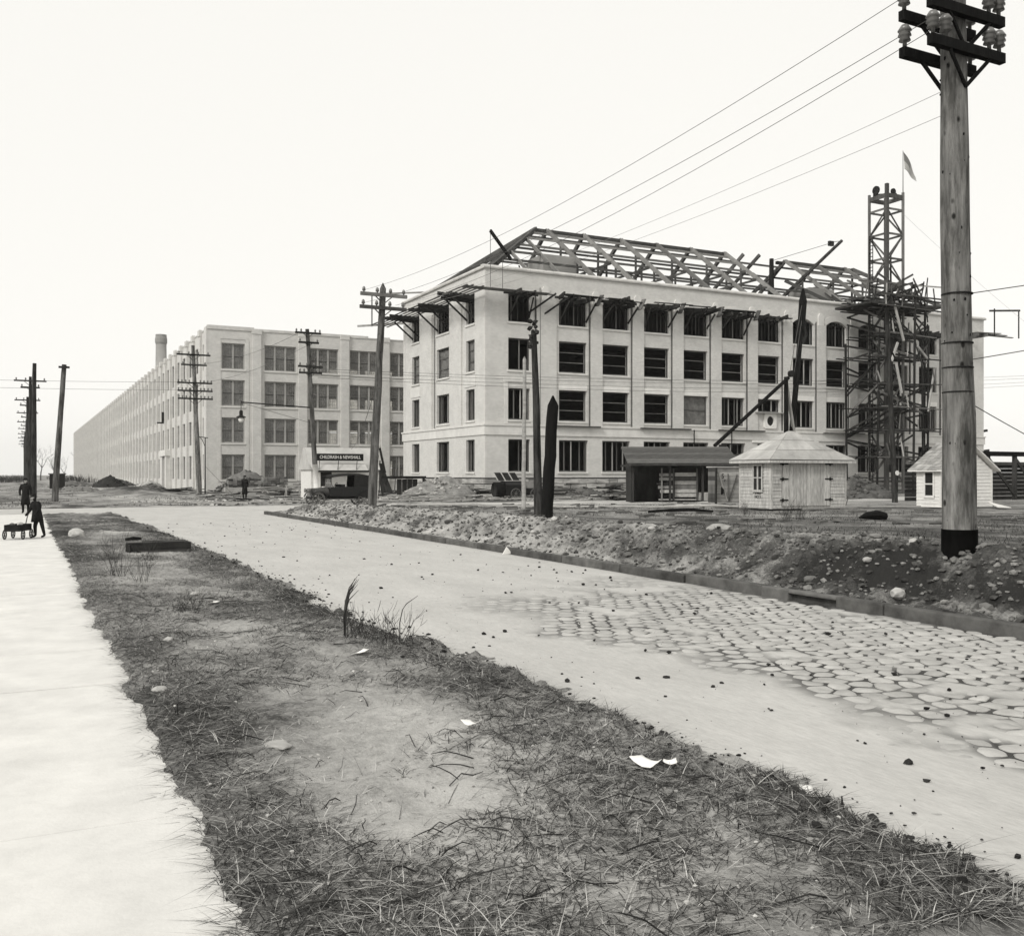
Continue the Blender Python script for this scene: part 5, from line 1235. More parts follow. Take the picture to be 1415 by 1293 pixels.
for k in range(3):
    x = -1.5+k*.62; MB().add([(x, .3, 2.02), (x+.55, .3, 2.02), (x+.75, -.1, 1.42), (x+.2, -.1, 1.42), (x, .34, 2.02), (x+.55, .34, 2.02), (x+.75, -.06, 1.42), (x+.2, -.06, 1.42)], [(0,1,2,3),(4,7,6,5),(0,4,5,1),(3,2,6,7)]).build('raised_flap', 'black_iron', CP)
    MB().beam((x-.04, .28, 2.05), (x+.16, -.13, 1.42), .06, .05).build('flap_edge', 'timber_pale', CP)
for y in (-.74, .74):
    for x in (-.15, 1.5):
        w_ = MB()
        for k in range(20):
            a0, a1 = 2*math.pi*k/20, 2*math.pi*(k+1)/20; w_.beam((x+.40*math.cos(a0), y, .42+.40*math.sin(a0)), (x+.40*math.cos(a1), y, .42+.40*math.sin(a1)), .06, .05, (0, 1, 0))
        wo = w_.build('wheel', 'tyre', CP); sp = MB()
        for k in range(10): a = 2*math.pi*k/10; sp.beam((x, y, .42), (x+.39*math.cos(a), y, .42+.39*math.sin(a)), .03, .03)
        sp.lathe([(.08, -.06), (.08, .06)], (x, y, .42), 8, 'y').build('spokes', 'tyre', wo)

# ================================================================== heaps, lumber, boardwalk
def heap(name, label, c, rx, ry, h_, m, n=160, rock=(.05, .22), pk=1.4, group='heaps of building waste'):
    z0 = hz(*c)-.05; t = thing(name, label, 'heap', (c[0], c[1], z0), group=group)
    N, M = 30, 12; mb = MB(); mb.v.append((0, 0, h_))
    for j in range(1, M+1):
        s_ = j/M
        for k in range(N):
            a = 2*math.pi*k/N; nn = float(fbm(np.array([c[0]+math.cos(a)*s_*3]), np.array([c[1]+math.sin(a)*s_*3]), 3)[0])-.5
            mb.v.append((rx*s_*math.cos(a)*(1+nn*.3), ry*s_*math.sin(a)*(1+nn*.3), max(-.1, h_*(1-s_)**(1/pk)*(1+nn*.6)+R(-.04, .04)*h_ if j < M else -.1)))
    for k in range(N): mb.f.append((0, 1+k, 1+(k+1) % N))
    for j in range(M-1):
        for k in range(N): mb.f.append((1+j*N+k, 1+j*N+(k+1) % N, 1+(j+1)*N+(k+1) % N, 1+(j+1)*N+k))
    mb.build('mound', m, t, True)
    mb = MB()
    for k in range(n):
        a = R(0, 6.28); s_ = math.sqrt(R(0, 1.1)); r_ = R(*rock)**1; x, y = rx*s_*math.cos(a), ry*s_*math.sin(a)
        mb.blob((x, y, max(.02, h_*max(0, 1-s_)**(1/pk)*.95)), r_, (1, 1, .7), .3)
    o = mb.build('loose_lumps', m, t); o['kind'] = 'stuff'
    return t
heap('earth_heap', 'pale heap of dug earth against the side wall of the brick office', (29.6, 71.5), 3.6, 2.6, 1.75, 'soil_pile', 200, (.06, .22))
heap('coal_heap', 'black conical heap of coal standing on the waste ground by the far factory', (11.4, 152), 2.6, 2.6, 1.9, 'coal', 80, (.08, .2), 1.1)
heap('rubble_heap', 'dark rubble heap beside the foot of the hoist tower', (51.6, 49.5), 3.0, 2.4, 1.9, 'dirt_dark', 220, (.08, .28))
heap('debris_heap', 'dark tangled debris heap in front of the brick office wall', (40.0, 66.5), 2.6, 1.2, .9, 'dirt_dark', 90, (.06, .2))
heap('brick_rubble_heap', 'mottled heap of broken brick rising against the factory front', (21.4, 104.8), 3.6, 1.8, 2.3, 'rubble', 200, (.08, .2))
heap('mud_heap', 'low dark heap of mud near the planks before the factory front', (24.0, 84.0), 2.4, 1.5, .8, 'coal', 80, (.08, .22))
for k, (x, y, rx, h_) in enumerate(((15.6, 142, 2.2, 1.0), (14.2, 128, 1.8, .8), (13.6, 175, 3.5, 1.4), (7.2, 165, 3.2, 1.0), (5.4, 120, 2.4, .7))):
    heap('spoil_heap', ('low heap of spoil by the factory entrance porch', 'small heap of spoil just before the factory entrance', 'spoil heap far along the factory wall', 'spoil heap left of the black coal heap', 'small dark heap on the far street verge')[k], (x, y), rx, rx*1.3, h_, 'rubble' if k else 'soil_pile', 60, (.08, .3))
# stacks of brick
def brick_stack(label, v, u, nx, nz, m='rubble'):
    z0 = hz(v, u)-.02; t = thing('brick_stack', label, 'bricks', (v, u, z0), group='brick stacks before the factory')
    me = MB().box(0, .40, 0, .9, 0, .17).mesh('brick_row', m)
    for i in range(nx):
        for j in range(nz):
            o = link('brick_row', me, t, (i*.42+R(-.02, .02), R(-.05, .05), j*.18))
brick_stack('square stack of bricks beside the pale pole at the factory corner', 18.6, 100.5, 7, 8); brick_stack('longer stack of bricks behind the standing man', 22.0, 100.2, 6, 9)
o = thing('stone_slab', 'long pale stone slab lying under the brick stacks', 'stone', (17.9, 98.5, hz(19, 98.5))); MB().box(0, 6.6, 0, .8, 0, .55).build('slab', 'stone_pale', o)
# lumber heaps
def lumber(label, v, u, n, ln, spread, m, ang=0, hmax=.9, name='lumber_pile', group='lumber piles'):
    z0 = hz(v, u); t = thing(name, label, 'lumber', (v, u, z0), group=group)
    for k in range(n):
        a = ang+R(-spread, spread); l_ = R(.5, 1)*ln; x, y, z = R(-ln*.25, ln*.25), R(-.8, .8), .05+hmax*1.3*(k/n)*R(.5, 1)
        d = Vector((math.cos(a), math.sin(a), R(-.12, .12)*(1 if spread > .2 else .2)))*l_/2; c = Vector((x, y, z))
        MB().beam(c-d, c+d, R(.12, .3), R(.04, .10)).build('timber', random.choice([m, m, 'timber']), t)
lumber('tangle of broken boards at the foot of the brick office side wall', 32.6, 70.6, 24, 3.2, .6, 'plank', .1, .7)
lumber('pile of rough lumber under the left windows of the brick office front', 37.5, 69.8, 30, 4.5, .25, 'plank', .02, 1.1)
lumber('heap of splintered beams in front of the open shed end', 38.8, 60.5, 22, 2.4, 1.2, 'timber_dark', .4, 1.0)
lumber('pale heap of planks and posts on the ground before the factory windows', 20.5, 86.5, 22, 3.4, .8, 'plank', .1, .7)
lumber('neat stack of long planks before the second factory bay', 27.5, 97.5, 26, 6, .06, 'plank', .0, 1.3)
lumber('low scatter of boards lying along the earth heap', 26.2, 67.5, 18, 3.0, .3, 'plank', .0, .3)
lumber('flat stack of weathered planks beside the compressor', 36.6, 66.8, 16, 3.6, .15, 'timber', .0, .8)
lumber('dark drift of timbers across the waste ground before the factory entrance', 13.0, 100, 10, 5, .3, 'timber_dark', .6, .3)
# saw horse
SH = thing('saw_horse', 'small pale saw horse standing before the planks by the factory', 'saw horse', (19.6, 78.5, hz(19.6, 78.5)))
MB().beam((-.6, 0, .95), (.6, 0, .95), .1, .1).build('top_rail', 'timber_pale', SH)
for x in (-.5, .5):
    for y in (-.3, .3): MB().beam((x, 0, .93), (x*1.15, y, 0), .06, .08).build('leg', 'timber_pale', SH)
# boardwalks
BW = thing('boardwalk', None, None, (5, 61, 0)); BW['kind'] = 'structure'
plank_me = [MB().box(0, 3.94, 0, .27, 0, .06).mesh('plank', 'timber_pale') for k in range(3)]
for r_ in range(3):
    for k in range(16):
        x = 5+k*4-r_*1.3; o = link('plank', random.choice(plank_me), BW, (x-5+R(-.03, .03), r_*.3, .13+R(-.015, .015)+.0)); o.rotation_euler = (0, R(-.004, .004), R(-.006, .006))
BW2 = thing('plank_walk', None, None, (21.5, 39.9, 0)); BW2['kind'] = 'structure'
ang = math.atan2(-4.6, 9.6)
for k in range(7):
    for r_ in range(2):
        x = 15.5+k*3.95*math.cos(ang)*.92; y = 42.4+k*3.95*math.sin(ang)*.92+r_*.34; o = link('plank', plank_me[r_], BW2, (x-21.5, y-39.9, hz(x, y)+.03+R(0, .03))); o.rotation_euler = (0, 0, ang+R(-.02, .02))
for k, (v, u, a, ln, lab) in enumerate(((25.4, 23.7, .25, 1.6, 'charred split log lying in the dark field before the white gabled shed'), (22.6, 30.5, -.3, 2.6, 'thin dark timber lying in the rough field before the pale post'), (27.8, 36.0, -.42, 3.4, 'long pale plank laid on the ground towards the storage box'))):
    z = hz(v, u)+.05; d = Vector((math.cos(a), math.sin(a), 0))*ln/2; c = Vector((0, 0, .04))
    o = MB().tube([c-d, c-d*.3+Vector((0, .06, .05)), c+d*.4+Vector((0, 0, .06)), c+d], [.03, .12, .16, .15] if k == 0 else [.05, .06, .06, .04], 8).build('fallen_timber', 'creosote' if k < 2 else 'timber_pale', None); o.location = (v, u, z); tag(o, lab, 'timber')

# ================================================================== people and wagon
def figure(name, label, loc, rz, hgt_, joints, edges, radii, coat, parts):
    t = thing(name, label, 'person', loc, rz)
    me = bpy.data.meshes.new('body'); me.from_pydata([tuple(Vector(j)*hgt_) for j in joints], edges, [])
    bm = bmesh.new(); bm.from_mesh(me); lay = bm.verts.layers.skin.verify()
    for i, v in enumerate(bm.verts): v[lay].radius = (radii[i]*hgt_, radii[i]*hgt_); v[lay].use_root = (i == 0)
    bm.to_mesh(me); bm.free(); me.materials.append(MATS[coat])
    o = link('body', me, t); o.modifiers.new('skin', 'SKIN').use_smooth_shade = True; s_ = o.modifiers.new('sub', 'SUBSURF'); s_.levels = s_.render_levels = 2
    for nm, mb, m in parts:
        mb.v = [tuple(Vector(p)*hgt_) for p in mb.v]; mb.build(nm, m, t, True)
    return t
# unit height figure, facing -y: pelvis, waist, chest, neck, head | arms | legs
def std(arm=.0, stride=.0, hunch=0, spread=.06, elbow=0):
    J = [(0, 0, .50), (0, -hunch*.3, .60), (0, -hunch*.8, .74), (0, -hunch, .83), (0, -hunch*1.05-.01, .885), (0, -hunch*1.1-.01, .96)]
    J += [(-.11, -hunch*.9, .79), (-.15, -hunch-.02+elbow*.0, .63), (-.13, -hunch-.05-arm, .50), (.11, -hunch*.9, .79), (.15, -hunch+.01, .63), (.13, -hunch-.05-arm*.4, .50)]
    J += [(-spread, 0, .48), (-spread-.005, -stride*.6, .27), (-spread, -stride*.5, .045), (-spread-.01, -stride*.5-.09, .018), (spread, 0, .48), (spread+.005, stride*.4, .27), (spread, stride, .045), (spread+.01, stride-.09, .018)]
    E_ = [(0,1),(1,2),(2,3),(3,4),(4,5),(2,6),(6,7),(7,8),(2,9),(9,10),(10,11),(0,12),(12,13),(13,14),(14,15),(0,16),(16,17),(17,18),(18,19)]
    Rr = [.085, .075, .095, .04, .052, .05, .045, .034, .026, .045, .034, .026, .062, .045, .030, .024, .062, .045, .030, .024]
    return J, E_, Rr
def head_parts(J, hat=True, coatlen=.22, flare=.12):
    h_ = J[4]; hy_ = h_[1]
    P = [('face', MB().blob((0, hy_-.012, .905), .050, (.9, .95, 1.2), .03, 2), 'skin')]
    if hat: P.append(('hat', MB().lathe([(.085, .938), (.085, .945), (.055, .95), (.052, .995), (.02, 1.005)], (0, hy_, 0), 14), 'cloth_dark'))
    P.append(('coat', MB().lathe([(flare, coatlen), (.105, .48), (.09, .60), (.11, .74), (.08, .81), (.045, .835)], (0, hy_*.5, 0), 14), 'cloth_dark'))
    return P
J, E_, Rr = std(.0, .0); figure('person', 'man in a long dark coat and hat standing before the brick stacks', (14.9, 74.2, hz(14.9, 74.2)), .3, 1.78, J, E_, Rr, 'cloth_dark', head_parts(J))
J, E_, Rr = std(.0, .03); figure('person', 'figure in a dark knee length coat standing on the far sidewalk', (.15, 53.3, -.03), -.2, 1.72, J, E_, Rr, 'cloth_dark', head_parts(J, True, .24, .13))
J, E_, Rr = std(.10, .10, .10); figure('person', 'child in dark clothes leaning towards the toy wagon on the sidewalk', (.42, 30.2, .10), -1.1, 1.22, J, E_, Rr, 'cloth_dark', head_parts(J, True, .36, .12))
WG = thing('toy_wagon', 'small dark coaster wagon with thin wheels on the sidewalk beside the child', 'wagon', (-.10, 29.9, .10), 1.2)
MB().box(-.42, .42, -.2, .2, .22, .26).build('bed', 'timber_dark', WG)
for y in (-.2, .185): MB().box(-.42, .42, y, y+.015, .26, .40).build('side_board', 'timber_dark', WG)
for x in (-.42, .405): MB().box(x, x+.015, -.184, .184, .26, .40).build('end_board', 'timber_dark', WG)
for x in (-.28, .28):
    for y in (-.24, .24):
        w_ = MB()
        for k in range(14): a0, a1 = 2*math.pi*k/14, 2*math.pi*(k+1)/14; w_.beam((x+.12*math.cos(a0), y, .13+.12*math.sin(a0)), (x+.12*math.cos(a1), y, .13+.12*math.sin(a1)), .025, .022, (0, 1, 0))
        for k in range(4): a = math.pi*k/4; w_.beam((x-.12*math.cos(a), y, .13-.12*math.sin(a)), (x+.12*math.cos(a), y, .13+.12*math.sin(a)), .012, .012)
        w_.build('wheel', 'black_iron', WG)
MB().tube([(.42, 0, .2), (.75, .05, .55), (.9, .05, .72)], .015, 6).build('handle', 'timber', WG)
for k in range(7): MB().blob((R(-.3, .3), R(-.12, .12), .40), R(.05, .08), (1, 1, .8), .25).build('load_lump', 'stone_pale' if k % 2 else 'canvas_grey', WG)

# far left cottages and trees
def cottage(label, v, u, w_, d, h_, rz=0):
    t = thing('cottage', label, 'house', (v, u, 0), rz, group='far cottages')
    MB().box(0, w_, 0, d, -.2, h_).build('wall', 'far_house', t); MB().prism([(-.4, h_-.1), (w_/2, h_+w_*.38), (w_+.4, h_-.1)], 1, -.3, d+.3).build('roof', 'far_roof', t)
    for k in range(2): f = MB().box(.9+k*(w_-3), 2.0+k*(w_-3), -.06, .0, 1.0, 2.4).build('window', 'curtain_wall_panel', t); MB().box(1.0+k*(w_-3), 1.9+k*(w_-3), -.08, -.065, 1.1, 2.3).build('pane', 'interior', f)
    MB().box(w_*.7, w_*.7+.6, d*.4, d*.4+.6, h_, h_+w_*.38+.6).build('chimney', 'far_roof', t)
cottage('low dark roofed cottage beside the far sidewalk', -12.5, 72, 8.5, 8, 3.1)
SHk = thing('watchman_box', 'dark upright watchman box beside the far street', 'hut', (3.2, 140, -.1)); MB().box(0, 1.8, 0, 1.6, 0, 2.0).build('wall', 'timber_dark', SHk); MB().box(-.15, 1.95, -.15, 1.75, 2.0, 2.15).build('roof', 'far_roof', SHk)
def bare_tree(label, v, u, h_, seed, spread=.5, m='bark', depth=5, name='bare_tree', r0=None, cat='tree', lean=(0, 0), z=None):
    rs = random.Random(seed); t = thing(name, label, cat, (v, u, hz(v, u) if z is None else z), group='leafless trees and weeds')
    tr, tw = MB(), MB()
    def grow(p, d, ln, r, lv):
        n = 3; pts = [p]; rr = [r]
        for k in range(n):
            d = (d+Vector((rs.uniform(-1, 1), rs.uniform(-1, 1), rs.uniform(-.3, .6)))*.13).normalized(); p = p+d*ln/n; pts.append(p); rr.append(r*(1-.4*(k+1)/n))
        (tr if lv < 2 else tw).tube(pts, rr, 6 if lv < 2 else 3, cap=False)
        if lv < depth:
            for k in range(rs.choice((2, 3, 3))):
                dd = (d+Vector((rs.uniform(-1, 1), rs.uniform(-1, 1), rs.uniform(-.3, .7)))*spread*1.5).normalized(); q = pts[rs.choice((2, 3, 3))]
                grow(q, dd, ln*rs.uniform(.55, .8), r*.5, lv+1)
    grow(Vector((0, 0, -.1)), Vector((lean[0], lean[1], 1)).normalized(), h_*.36, r0 or h_*.02, 0)
    tr.build('trunk', m, t, True); tw.build('crown', m, t)
    return t
bare_tree('leafless tree standing beyond the far end of the factory', 21.0, 432, 16, 4, .6); bare_tree('spindly leafless tree by the far street', 8.5, 300, 9, 7, .6)
bare_tree('leafless tree on the far street verge past the last pole', 5.5, 360, 12, 9, .6); bare_tree('broad leafless tree across the far street', -9, 400, 13, 12, .7)
bare_tree('twin of the leafless trees beyond the watchman box', 11, 390, 11, 21, .7); bare_tree('low spreading leafless tree near the coal heap skyline', 14.5, 410, 9, 23, .8)

# weeds and dry stalks in the near strip
def weed(label, v, u, h_, n, seed, spread=.35, m='twig', r_=.004):
    rs = random.Random(seed); t = thing('dry_weed', label, 'weed', (v, u, hz(v, u)), group='leafless trees and weeds'); mb = MB()
    for k in range(n):
        d = Vector((rs.uniform(-1, 1)*spread, rs.uniform(-1, 1)*spread, 1)).normalized(); p = Vector((rs.uniform(-.12, .12), rs.uniform(-.12, .12), -.03)); pts = [p]; l_ = h_*rs.uniform(.45, 1)
        for j in range(4): d = (d+Vector((rs.uniform(-.25, .25), rs.uniform(-.25, .25), 0))).normalized(); p = p+d*l_/4; pts.append(p)
        mb.tube(pts, [r_*(1-.2*j) for j in range(5)], 3, cap=False)
        for j in range(3):
            b = pts[rs.choice((2, 3, 4))]; dd = (d+Vector((rs.uniform(-1, 1), rs.uniform(-1, 1), .3))).normalized(); mb.tube([b, b+dd*l_*.22, b+dd*l_*.36+Vector((0, 0, l_*.05))], [r_*.6, r_*.5, r_*.3], 3, cap=False)
    mb.build('stalks', m, t); return t
weed('bushy leafless weed clump near the broken crate', 1.45, 18.0, .72, 26, 3); weed('smaller leafless weed clump close to the bushy one', 1.75, 16.9, .5, 14, 5); weed('dry weed tuft in front of the broken crate', 2.3, 20.5, .55, 14, 6)
weed('tangled dry weed low in the middle of the strip', 1.9, 13.0, .32, 22, 8, .6); weed('thin dry weed by the road edge', 3.4, 9.3, .35, 20, 9, .5); weed('dry grassy weed under the tall stalk', 3.15, 9.9, .32, 26, 10, .5)
weed('wiry weed growing beside the tall stalk', 3.3, 9.6, .38, 16, 14, .4); weed('dry weed clump in the field before the tool shed', 21.5, 23.5, .7, 30, 11, .4); weed('dark weed clump in the field beside the tool shed clump', 23, 24.5, .6, 30, 12, .4); weed('thin weed in the field before the storage box', 24.5, 29, .6, 24, 13, .4)
tz = hz(3.06, 10.0)
TSK = thing('tall_dry_stalk', 'tall dark bundle of dry stalk bending at its tip beside the road', 'weed', (3.06, 10.0, tz), group='leafless trees and weeds')
for k in range(7):
    mb = MB(); a = R(-.012, .012); b = R(-.015, .015); e = .9+R(-.2, .12)
    mb.tube([(a, b, -.03), (a-.005, b, .2), (a+.01, b, .36*e), (a+.05, b*2, .50*e), (a+.12+R(-.02, .03), b*3, .62*e)], [.008, .012, .010, .006, .002], 5).build('stem', 'twig', TSK)
TS2 = thing('kinked_stalk', 'thin kinked dry stalk pointing over the road beside the bent bundle', 'weed', (3.5, 9.55, hz(3.5, 9.55)), group='leafless trees and weeds')
MB().tube([(0, 0, -.03), (0, 0, .17), (.03, 0, .30), (.07, -.01, .36), (.19, -.03, .44)], [.006, .006, .005, .005, .002], 5).build('stem', 'twig', TS2)

# ================================================================== stones, scraps, boxes
def stone(label, v, u, r_, m='stone_pale', sq=(1, .8, .5), name='stone', dz=.3, cat='stone', group='loose stones'):
    o = MB().blob((0, 0, 0), r_, sq, .16, 2).build(name, m, None); o.location = (v, u, hz(v, u)+r_*sq[2]*dz); tag(o, label, cat, group)
    bv = o.modifiers.new('edge', 'BEVEL'); bv.width = r_*.06; return o
stone('large pale boulder beside the sidewalk near the child', 1.35, 29.6, .27, sq=(1.25, .8, .6)); stone('pale stone lying on the sidewalk edge amid dry grass', .98, 8.15, .07); stone('big pale stone low in the earth bank below the massive pole', 10.95, 9.75, .13, sq=(1.4, .8, .6)); stone('pale stone on the crest of the earth bank', 12.35, 15.4, .17, sq=(1.5, .9, .6))
stone('flat pale stone half buried in the strip near the twigs', 1.45, 6.2, .08, sq=(1.4, 1, .3)); stone('pale lump of stone in the dry strip short of the weed clump', 1.35, 10.6, .06); stone('pale stone sunk in the strip behind the tall stalk', 2.2, 14.5, .07)
bank = []
for k in range(60):
    u = R(5, 40); d = abs(random.gauss(1.1, .6))+.2; v = 10.42+d; r_ = R(.04, .09)*(1 if k > 9 else 1.25)
    stone('rounded stone lodged in the slope of the earth bank', v, u, r_, random.choice(['stone_pale', 'rubble', 'rubble', 'rubble']), (R(.9, 1.5), R(.7, 1), R(.5, .8)), group='stones in the earth bank', dz=.2)
def scrap(label, v, u, sx, sy, curl=.3):
    mb = MB(); n = 6
    for i in range(n):
        for j in range(n):
            x, y = (i/(n-1)-.5), (j/(n-1)-.5); mb.v.append((x*sx+R(-.004, .004), y*sy, .012+curl*sx*(x*x+.4*y*x)+R(0, .004)))
    for i in range(n-1):
        for j in range(n-1): mb.f.append((i*n+j, (i+1)*n+j, (i+1)*n+j+1, i*n+j+1))
    o = mb.build('paper_scrap', 'paper', None, True); o.location = (v, u, hz(v, u)+.02); o.rotation_euler = (R(-.15, .15), R(-.15, .15), R(0, 3)); tag(o, label, 'paper', 'paper scraps on the ground'); s_ = o.modifiers.new('thick', 'SOLIDIFY'); s_.thickness = .002
scrap('curled white scrap beside the road edge in dry grass', 3.25, 4.72, .17, .10, .5); scrap('smaller folded white scrap next to the curled one', 3.42, 4.72, .08, .07, .5); scrap('crumpled white paper lying on bare ground mid strip', 2.68, 5.95, .10, .09, .6); scrap('white scrap lying in the dry grass below the kinked stalk', 2.9, 9.0, .16, .08); scrap('thin white scrap on the dirt short of the road edge', 4.0, 4.2, .16, .07); scrap('white scrap lying among the grass short of the broken crate', 2.3, 13.5, .14, .1)
# three-cornered marker on the kerb
o = MB().prism([(-.13, 0), (.13, 0), (-.02, .17)], 1, -.01, .01).build('kerb_marker', 'paper', None); o.location = (10.14, 20.4, .0); tag(o, 'small white three cornered marker leaning at the kerb', 'marker')
# broken crate in the strip
CRT = thing('broken_crate', 'broken dark wooden crate lying open in the dry strip', 'crate', (2.75, 23.2, hz(2.75, 23.2)), .1)
for k in range(4): MB().beam((-.64+R(0, .3), -.25, .03+k*.05+R(-.02, .02)), (.64, -.25, .03+k*.05), .02, .045).build('slat', 'timber_dark' if k else 'timber', CRT)
MB().box(-.65, .65, .25, .27, 0, .20).build('slat', 'timber_dark', CRT); MB().box(.63, .66, -.22, .25, 0, .21).build('end_board', 'timber', CRT); MB().box(-.66, -.63, -.22, .25, 0, .18).build('end_board', 'timber_dark', CRT); MB().box(-.6, .62, -.2, .24, .0, .02).build('base_board', 'timber_dark', CRT)
for k in range(2): MB().box(-.45+k*.1, .60, -.2+k*.23, -.07+k*.15, .205+R(0, .02), .225+R(0, .02)).build('slat', 'timber', CRT)
o = MB().tube([(-.2, 0, .04), (0, .02, .06), (.2, 0, .05)], [.04, .06, .04], 7).build('short_log', 'creosote', None); o.location = (2.6, 27.2, hz(2.6, 27.2)); tag(o, 'short black log stub lying beyond the broken crate', 'log')

# ---------------- uncountable stuff: dry grass, straw, twigs, rubble, clods
def blades(name, label, cat, m, spots, h_, wdt, lay, seed):
    rs = np.random.RandomState(seed); n = len(spots); P = np.array(spots)
    a = rs.rand(n)*6.283; hh = h_*(.4+rs.rand(n)*.9); ly = lay*(.4+rs.rand(n)*1.2)
    dx, dy = np.cos(a), np.sin(a); w2 = wdt*(.6+rs.rand(n)*.8)
    z = hgt(P[:, 0], P[:, 1])
    b0 = np.stack([P[:, 0]-dy*w2, P[:, 1]+dx*w2, z-.004], -1); b1 = np.stack([P[:, 0]+dy*w2, P[:, 1]-dx*w2, z-.004], -1)
    mx, my = P[:, 0]+dx*hh*ly*.45, P[:, 1]+dy*hh*ly*.45; mz = np.maximum(hgt(mx, my)+.006, z+hh*.55/(1+ly))
    m0 = np.stack([mx-dy*w2*.8, my+dx*w2*.8, mz], -1); m1 = np.stack([mx+dy*w2*.8, my-dx*w2*.8, mz], -1)
    ex, ey = P[:, 0]+dx*hh*ly, P[:, 1]+dy*hh*ly; ez = np.maximum(hgt(ex, ey)+.008, z+hh*.9/(1+ly*1.4)); t = np.stack([ex, ey, ez], -1)
    V = np.stack([b0, b1, m1, m0, t], 1).reshape(-1, 3); i = np.arange(n)*5
    me = bpy.data.meshes.new(name); me.from_pydata(V.tolist(), [], [tuple(x) for x in np.stack([i, i+1, i+2, i+3], -1).tolist()]+[tuple(x) for x in np.stack([i+3, i+2, i+4], -1).tolist()]); me.materials.append(MATS[m])
    tag(link(name, me), label, cat, kind='stuff')
def scatter(n, vr, ur, dens, seed):
    rs = np.random.RandomState(seed); v = vr[0]+rs.rand(n)*(vr[1]-vr[0]); u = ur[0]+(ur[1]-ur[0])*rs.rand(n)**1.6; k = rs.rand(n) < dens(v, u); return np.stack([v[k], u[k]], -1)
def dn(v, u):
    n = fbm(v*.9+11, u*.6+7, 4); s_ = sst(.42, .62, n)
    edge = np.exp(-((v-3.45)/.45)**2)+.8*np.exp(-((v-1.0)/.3)**2)
    bare = np.exp(-((v-2.2)/.6)**2)*sst(15, 8, u)
    return np.clip(s_*.9+edge*.9-bare*.38+.09, 0, 1)*(v < 4.05+(fbm(u*2, v*2, 2)-.5)*.6)
blades('dry_grass', 'dark matted dead grass covering the strip between sidewalk and road', 'grass', 'dead_grass', scatter(150000, (.66, 4.3), (2.6, 42), dn, 1), .070, .0024, 2.0, 2)
blades('straw', 'pale trampled straw strewn over the strip beside the sidewalk', 'straw', 'straw', scatter(45000, (.70, 4.1), (2.6, 30), lambda v, u: dn(v, u)*.7+.12, 3), .10, .0020, 2.6, 4)
blades('field_grass', 'dark rough grass over the field behind the earth bank', 'grass', 'dead_grass', scatter(26000, (12.0, 34), (6, 46), lambda v, u: sst(.38, .6, fbm(v*.5, u*.5, 3))*(corner_d(v, u) > 1.7), 5), .16, .006, .8, 6)
def twigs():
    mb = MB(); rs = random.Random(5)
    for k in range(900):
        v = rs.uniform(.8, 4.0); u = 2.8+12*rs.random()**1.5
        if rs.random() > float(dn(np.array([v]), np.array([u]))[0])+.25: continue
        a = rs.uniform(0, 3.14); l_ = rs.uniform(.06, .32)*(1 if u < 8 else 1.4); r_ = rs.uniform(.0015, .0045); pts = []
        for j in range(4):
            s_ = j/3-.5; x = v+math.cos(a)*l_*s_+rs.uniform(-.01, .01); y = u+math.sin(a)*l_*s_; pts.append((x, y, hz(x, y)+.008+.03*rs.random()*(j in (1, 2))))
        mb.tube(pts, [r_, r_, r_*.8, r_*.5], 4)
    o = mb.build('twigs', 'twig'); tag(o, 'dead twigs and stems scattered over the strip', 'twigs', kind='stuff')
twigs()
def lumps(name, label, cat, m, n, fn, seed, lev=1):
    st = random.getstate(); random.seed(seed); mb = MB(); P = np.array([fn() for k in range(n)])
    if name == 'road_clods': zz = .004+(fbm(P[:, 0]*2., P[:, 1]*.8, 4)-.5)*.022+.03*np.exp(-((P[:, 0]-6.8)/2.5)**2)-.02
    else: zz = hgt(P[:, 0], P[:, 1])
    if name == 'edge_crumbs': zz = np.maximum(zz, -.005)
    for (v, u, r_), z in zip(P.tolist(), zz.tolist()):
        mb.blob((v, u, z+r_*.25), r_, (R(.9, 1.4), R(.8, 1.1), R(.5, .8)), .3, lev)
    random.setstate(st); tag(mb.build(name, m), label, cat, kind='stuff')
def f_bank():
    u = 4+40*R(0, 1)**1.3; d = .15+abs(random.gauss(1.0, .75)); return 10.42+d, u, R(.010, .042)*(1+.9*R(0, 1)**4)
lumps('bank_rubble', 'dark broken clods and pebbles covering the earth bank', 'rubble', 'rubble', 5200, f_bank, 31)
def f_clod(): return R(4.1, 10.1), 3+36*R(0, 1)**1.4, .004+.030*R(0, 1)**5
lumps('road_clods', 'small dark clods of mud dropped on the road', 'clods', 'clod', 900, f_clod, 32)
def f_peb(): return R(.9, 4.0), 2.8+14*R(0, 1)**1.5, .003+.012*R(0, 1)**3
lumps('strip_pebbles', 'small pebbles and crumbs of earth on the strip', 'pebbles', 'soil_pile', 3200, f_peb, 33)
def f_edge(): return 3.85+random.gauss(0, .22), 2.8+34*R(0, 1)**1.4, .006+.022*R(0, 1)**3
lumps('edge_crumbs', 'dark crumbs of earth strewn along the ragged road edge', 'crumbs', 'clod', 1800, f_edge, 36)
def f_gut(): return 10.22-abs(random.gauss(0, .12)), 4+30*R(0, 1)**1.2, R(.010, .03)
lumps('gutter_mud', 'dark mud crumbs lying along the gutter of the kerb', 'mud', 'clod', 700, f_gut, 34)
def f_far(): return R(6, 60), R(60.5, 72), R(.04, .16)
lumps('site_rubble', 'scattered broken stone and brick on the building site', 'rubble', 'soil_pile', 700, f_far, 35)

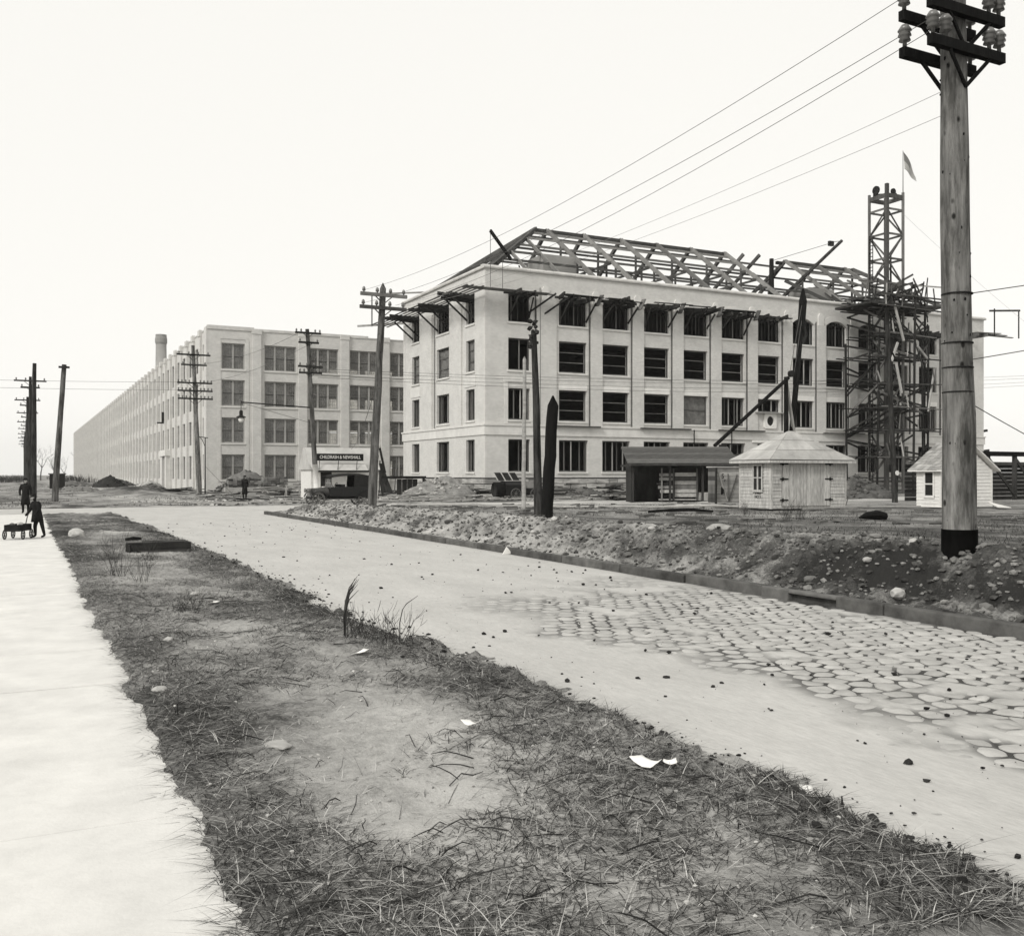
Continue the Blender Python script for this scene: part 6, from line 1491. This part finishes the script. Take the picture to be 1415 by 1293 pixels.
blades('far_scrub', 'low leafless scrub along the skyline beyond the far street', 'scrub', 'twig', scatter(9000, (-60, 17), (260, 470), lambda v, u: sst(.4, .6, fbm(v*.2, u*.05, 3))*(np.abs(v-6) > 3), 41), 2.6, .05, .35, 42)
blades('verge_scrub', 'dry rough weeds on the waste ground past the cross street', 'weeds', 'dead_grass', scatter(9000, (-12, 17), (60.5, 170), lambda v, u: sst(.48, .62, fbm(v*.3+9, u*.12, 3)), 43), .32, .012, .7, 44)
def boards(name, label, n, vr, ur, ln, m, seed):
    rs = random.Random(seed); mb = MB()
    for k in range(n):
        v, u = rs.uniform(*vr), rs.uniform(*ur); a = rs.gauss(0, .5); l_ = rs.uniform(.3, 1)*ln; z = hz(v, u)+rs.uniform(.02, .25)*(1 if ln > 1.5 else .3); d = Vector((math.cos(a), math.sin(a), rs.gauss(0, .06)))*l_/2; c = Vector((v, u, z)); mb.beam(c-d, c+d, rs.uniform(.08, .24), rs.uniform(.03, .08))
    tag(mb.build(name, m), label, 'debris', kind='stuff')
boards('site_boards', 'loose boards and offcuts strewn before the brick office wall', 220, (24, 46), (64, 71.5), 2.6, 'plank', 51)
boards('dark_offcuts', 'dark broken timber strewn before the factory and brick office', 160, (12, 44), (64, 100), 2.2, 'timber_dark', 52)
boards('field_offcuts', 'short sticks and offcuts lying about the rough field', 160, (13, 34), (20, 46), .9, 'timber', 53)
# ------------------------------------------------------------------ hazy winter air
def haze(density):
    o = MB().box(-900, 900, -120, 1500, -1.5, 45).build('haze', 'wire', None); o['kind'] = 'stuff'
    m = bpy.data.materials.new('haze_air'); m.use_nodes = True; t = m.node_tree
    for n in list(t.nodes):
        if n.type != 'OUTPUT_MATERIAL': t.nodes.remove(n)
    pv = t.nodes.new('ShaderNodeVolumePrincipled'); pv.inputs['Density'].default_value = density; pv.inputs['Color'].default_value = (.97, .96, .93, 1); pv.inputs['Anisotropy'].default_value = .2
    t.links.new(pv.outputs[0], t.nodes['Material Output'].inputs['Volume']); o.data.materials.clear(); o.data.materials.append(m)
haze(.0002)
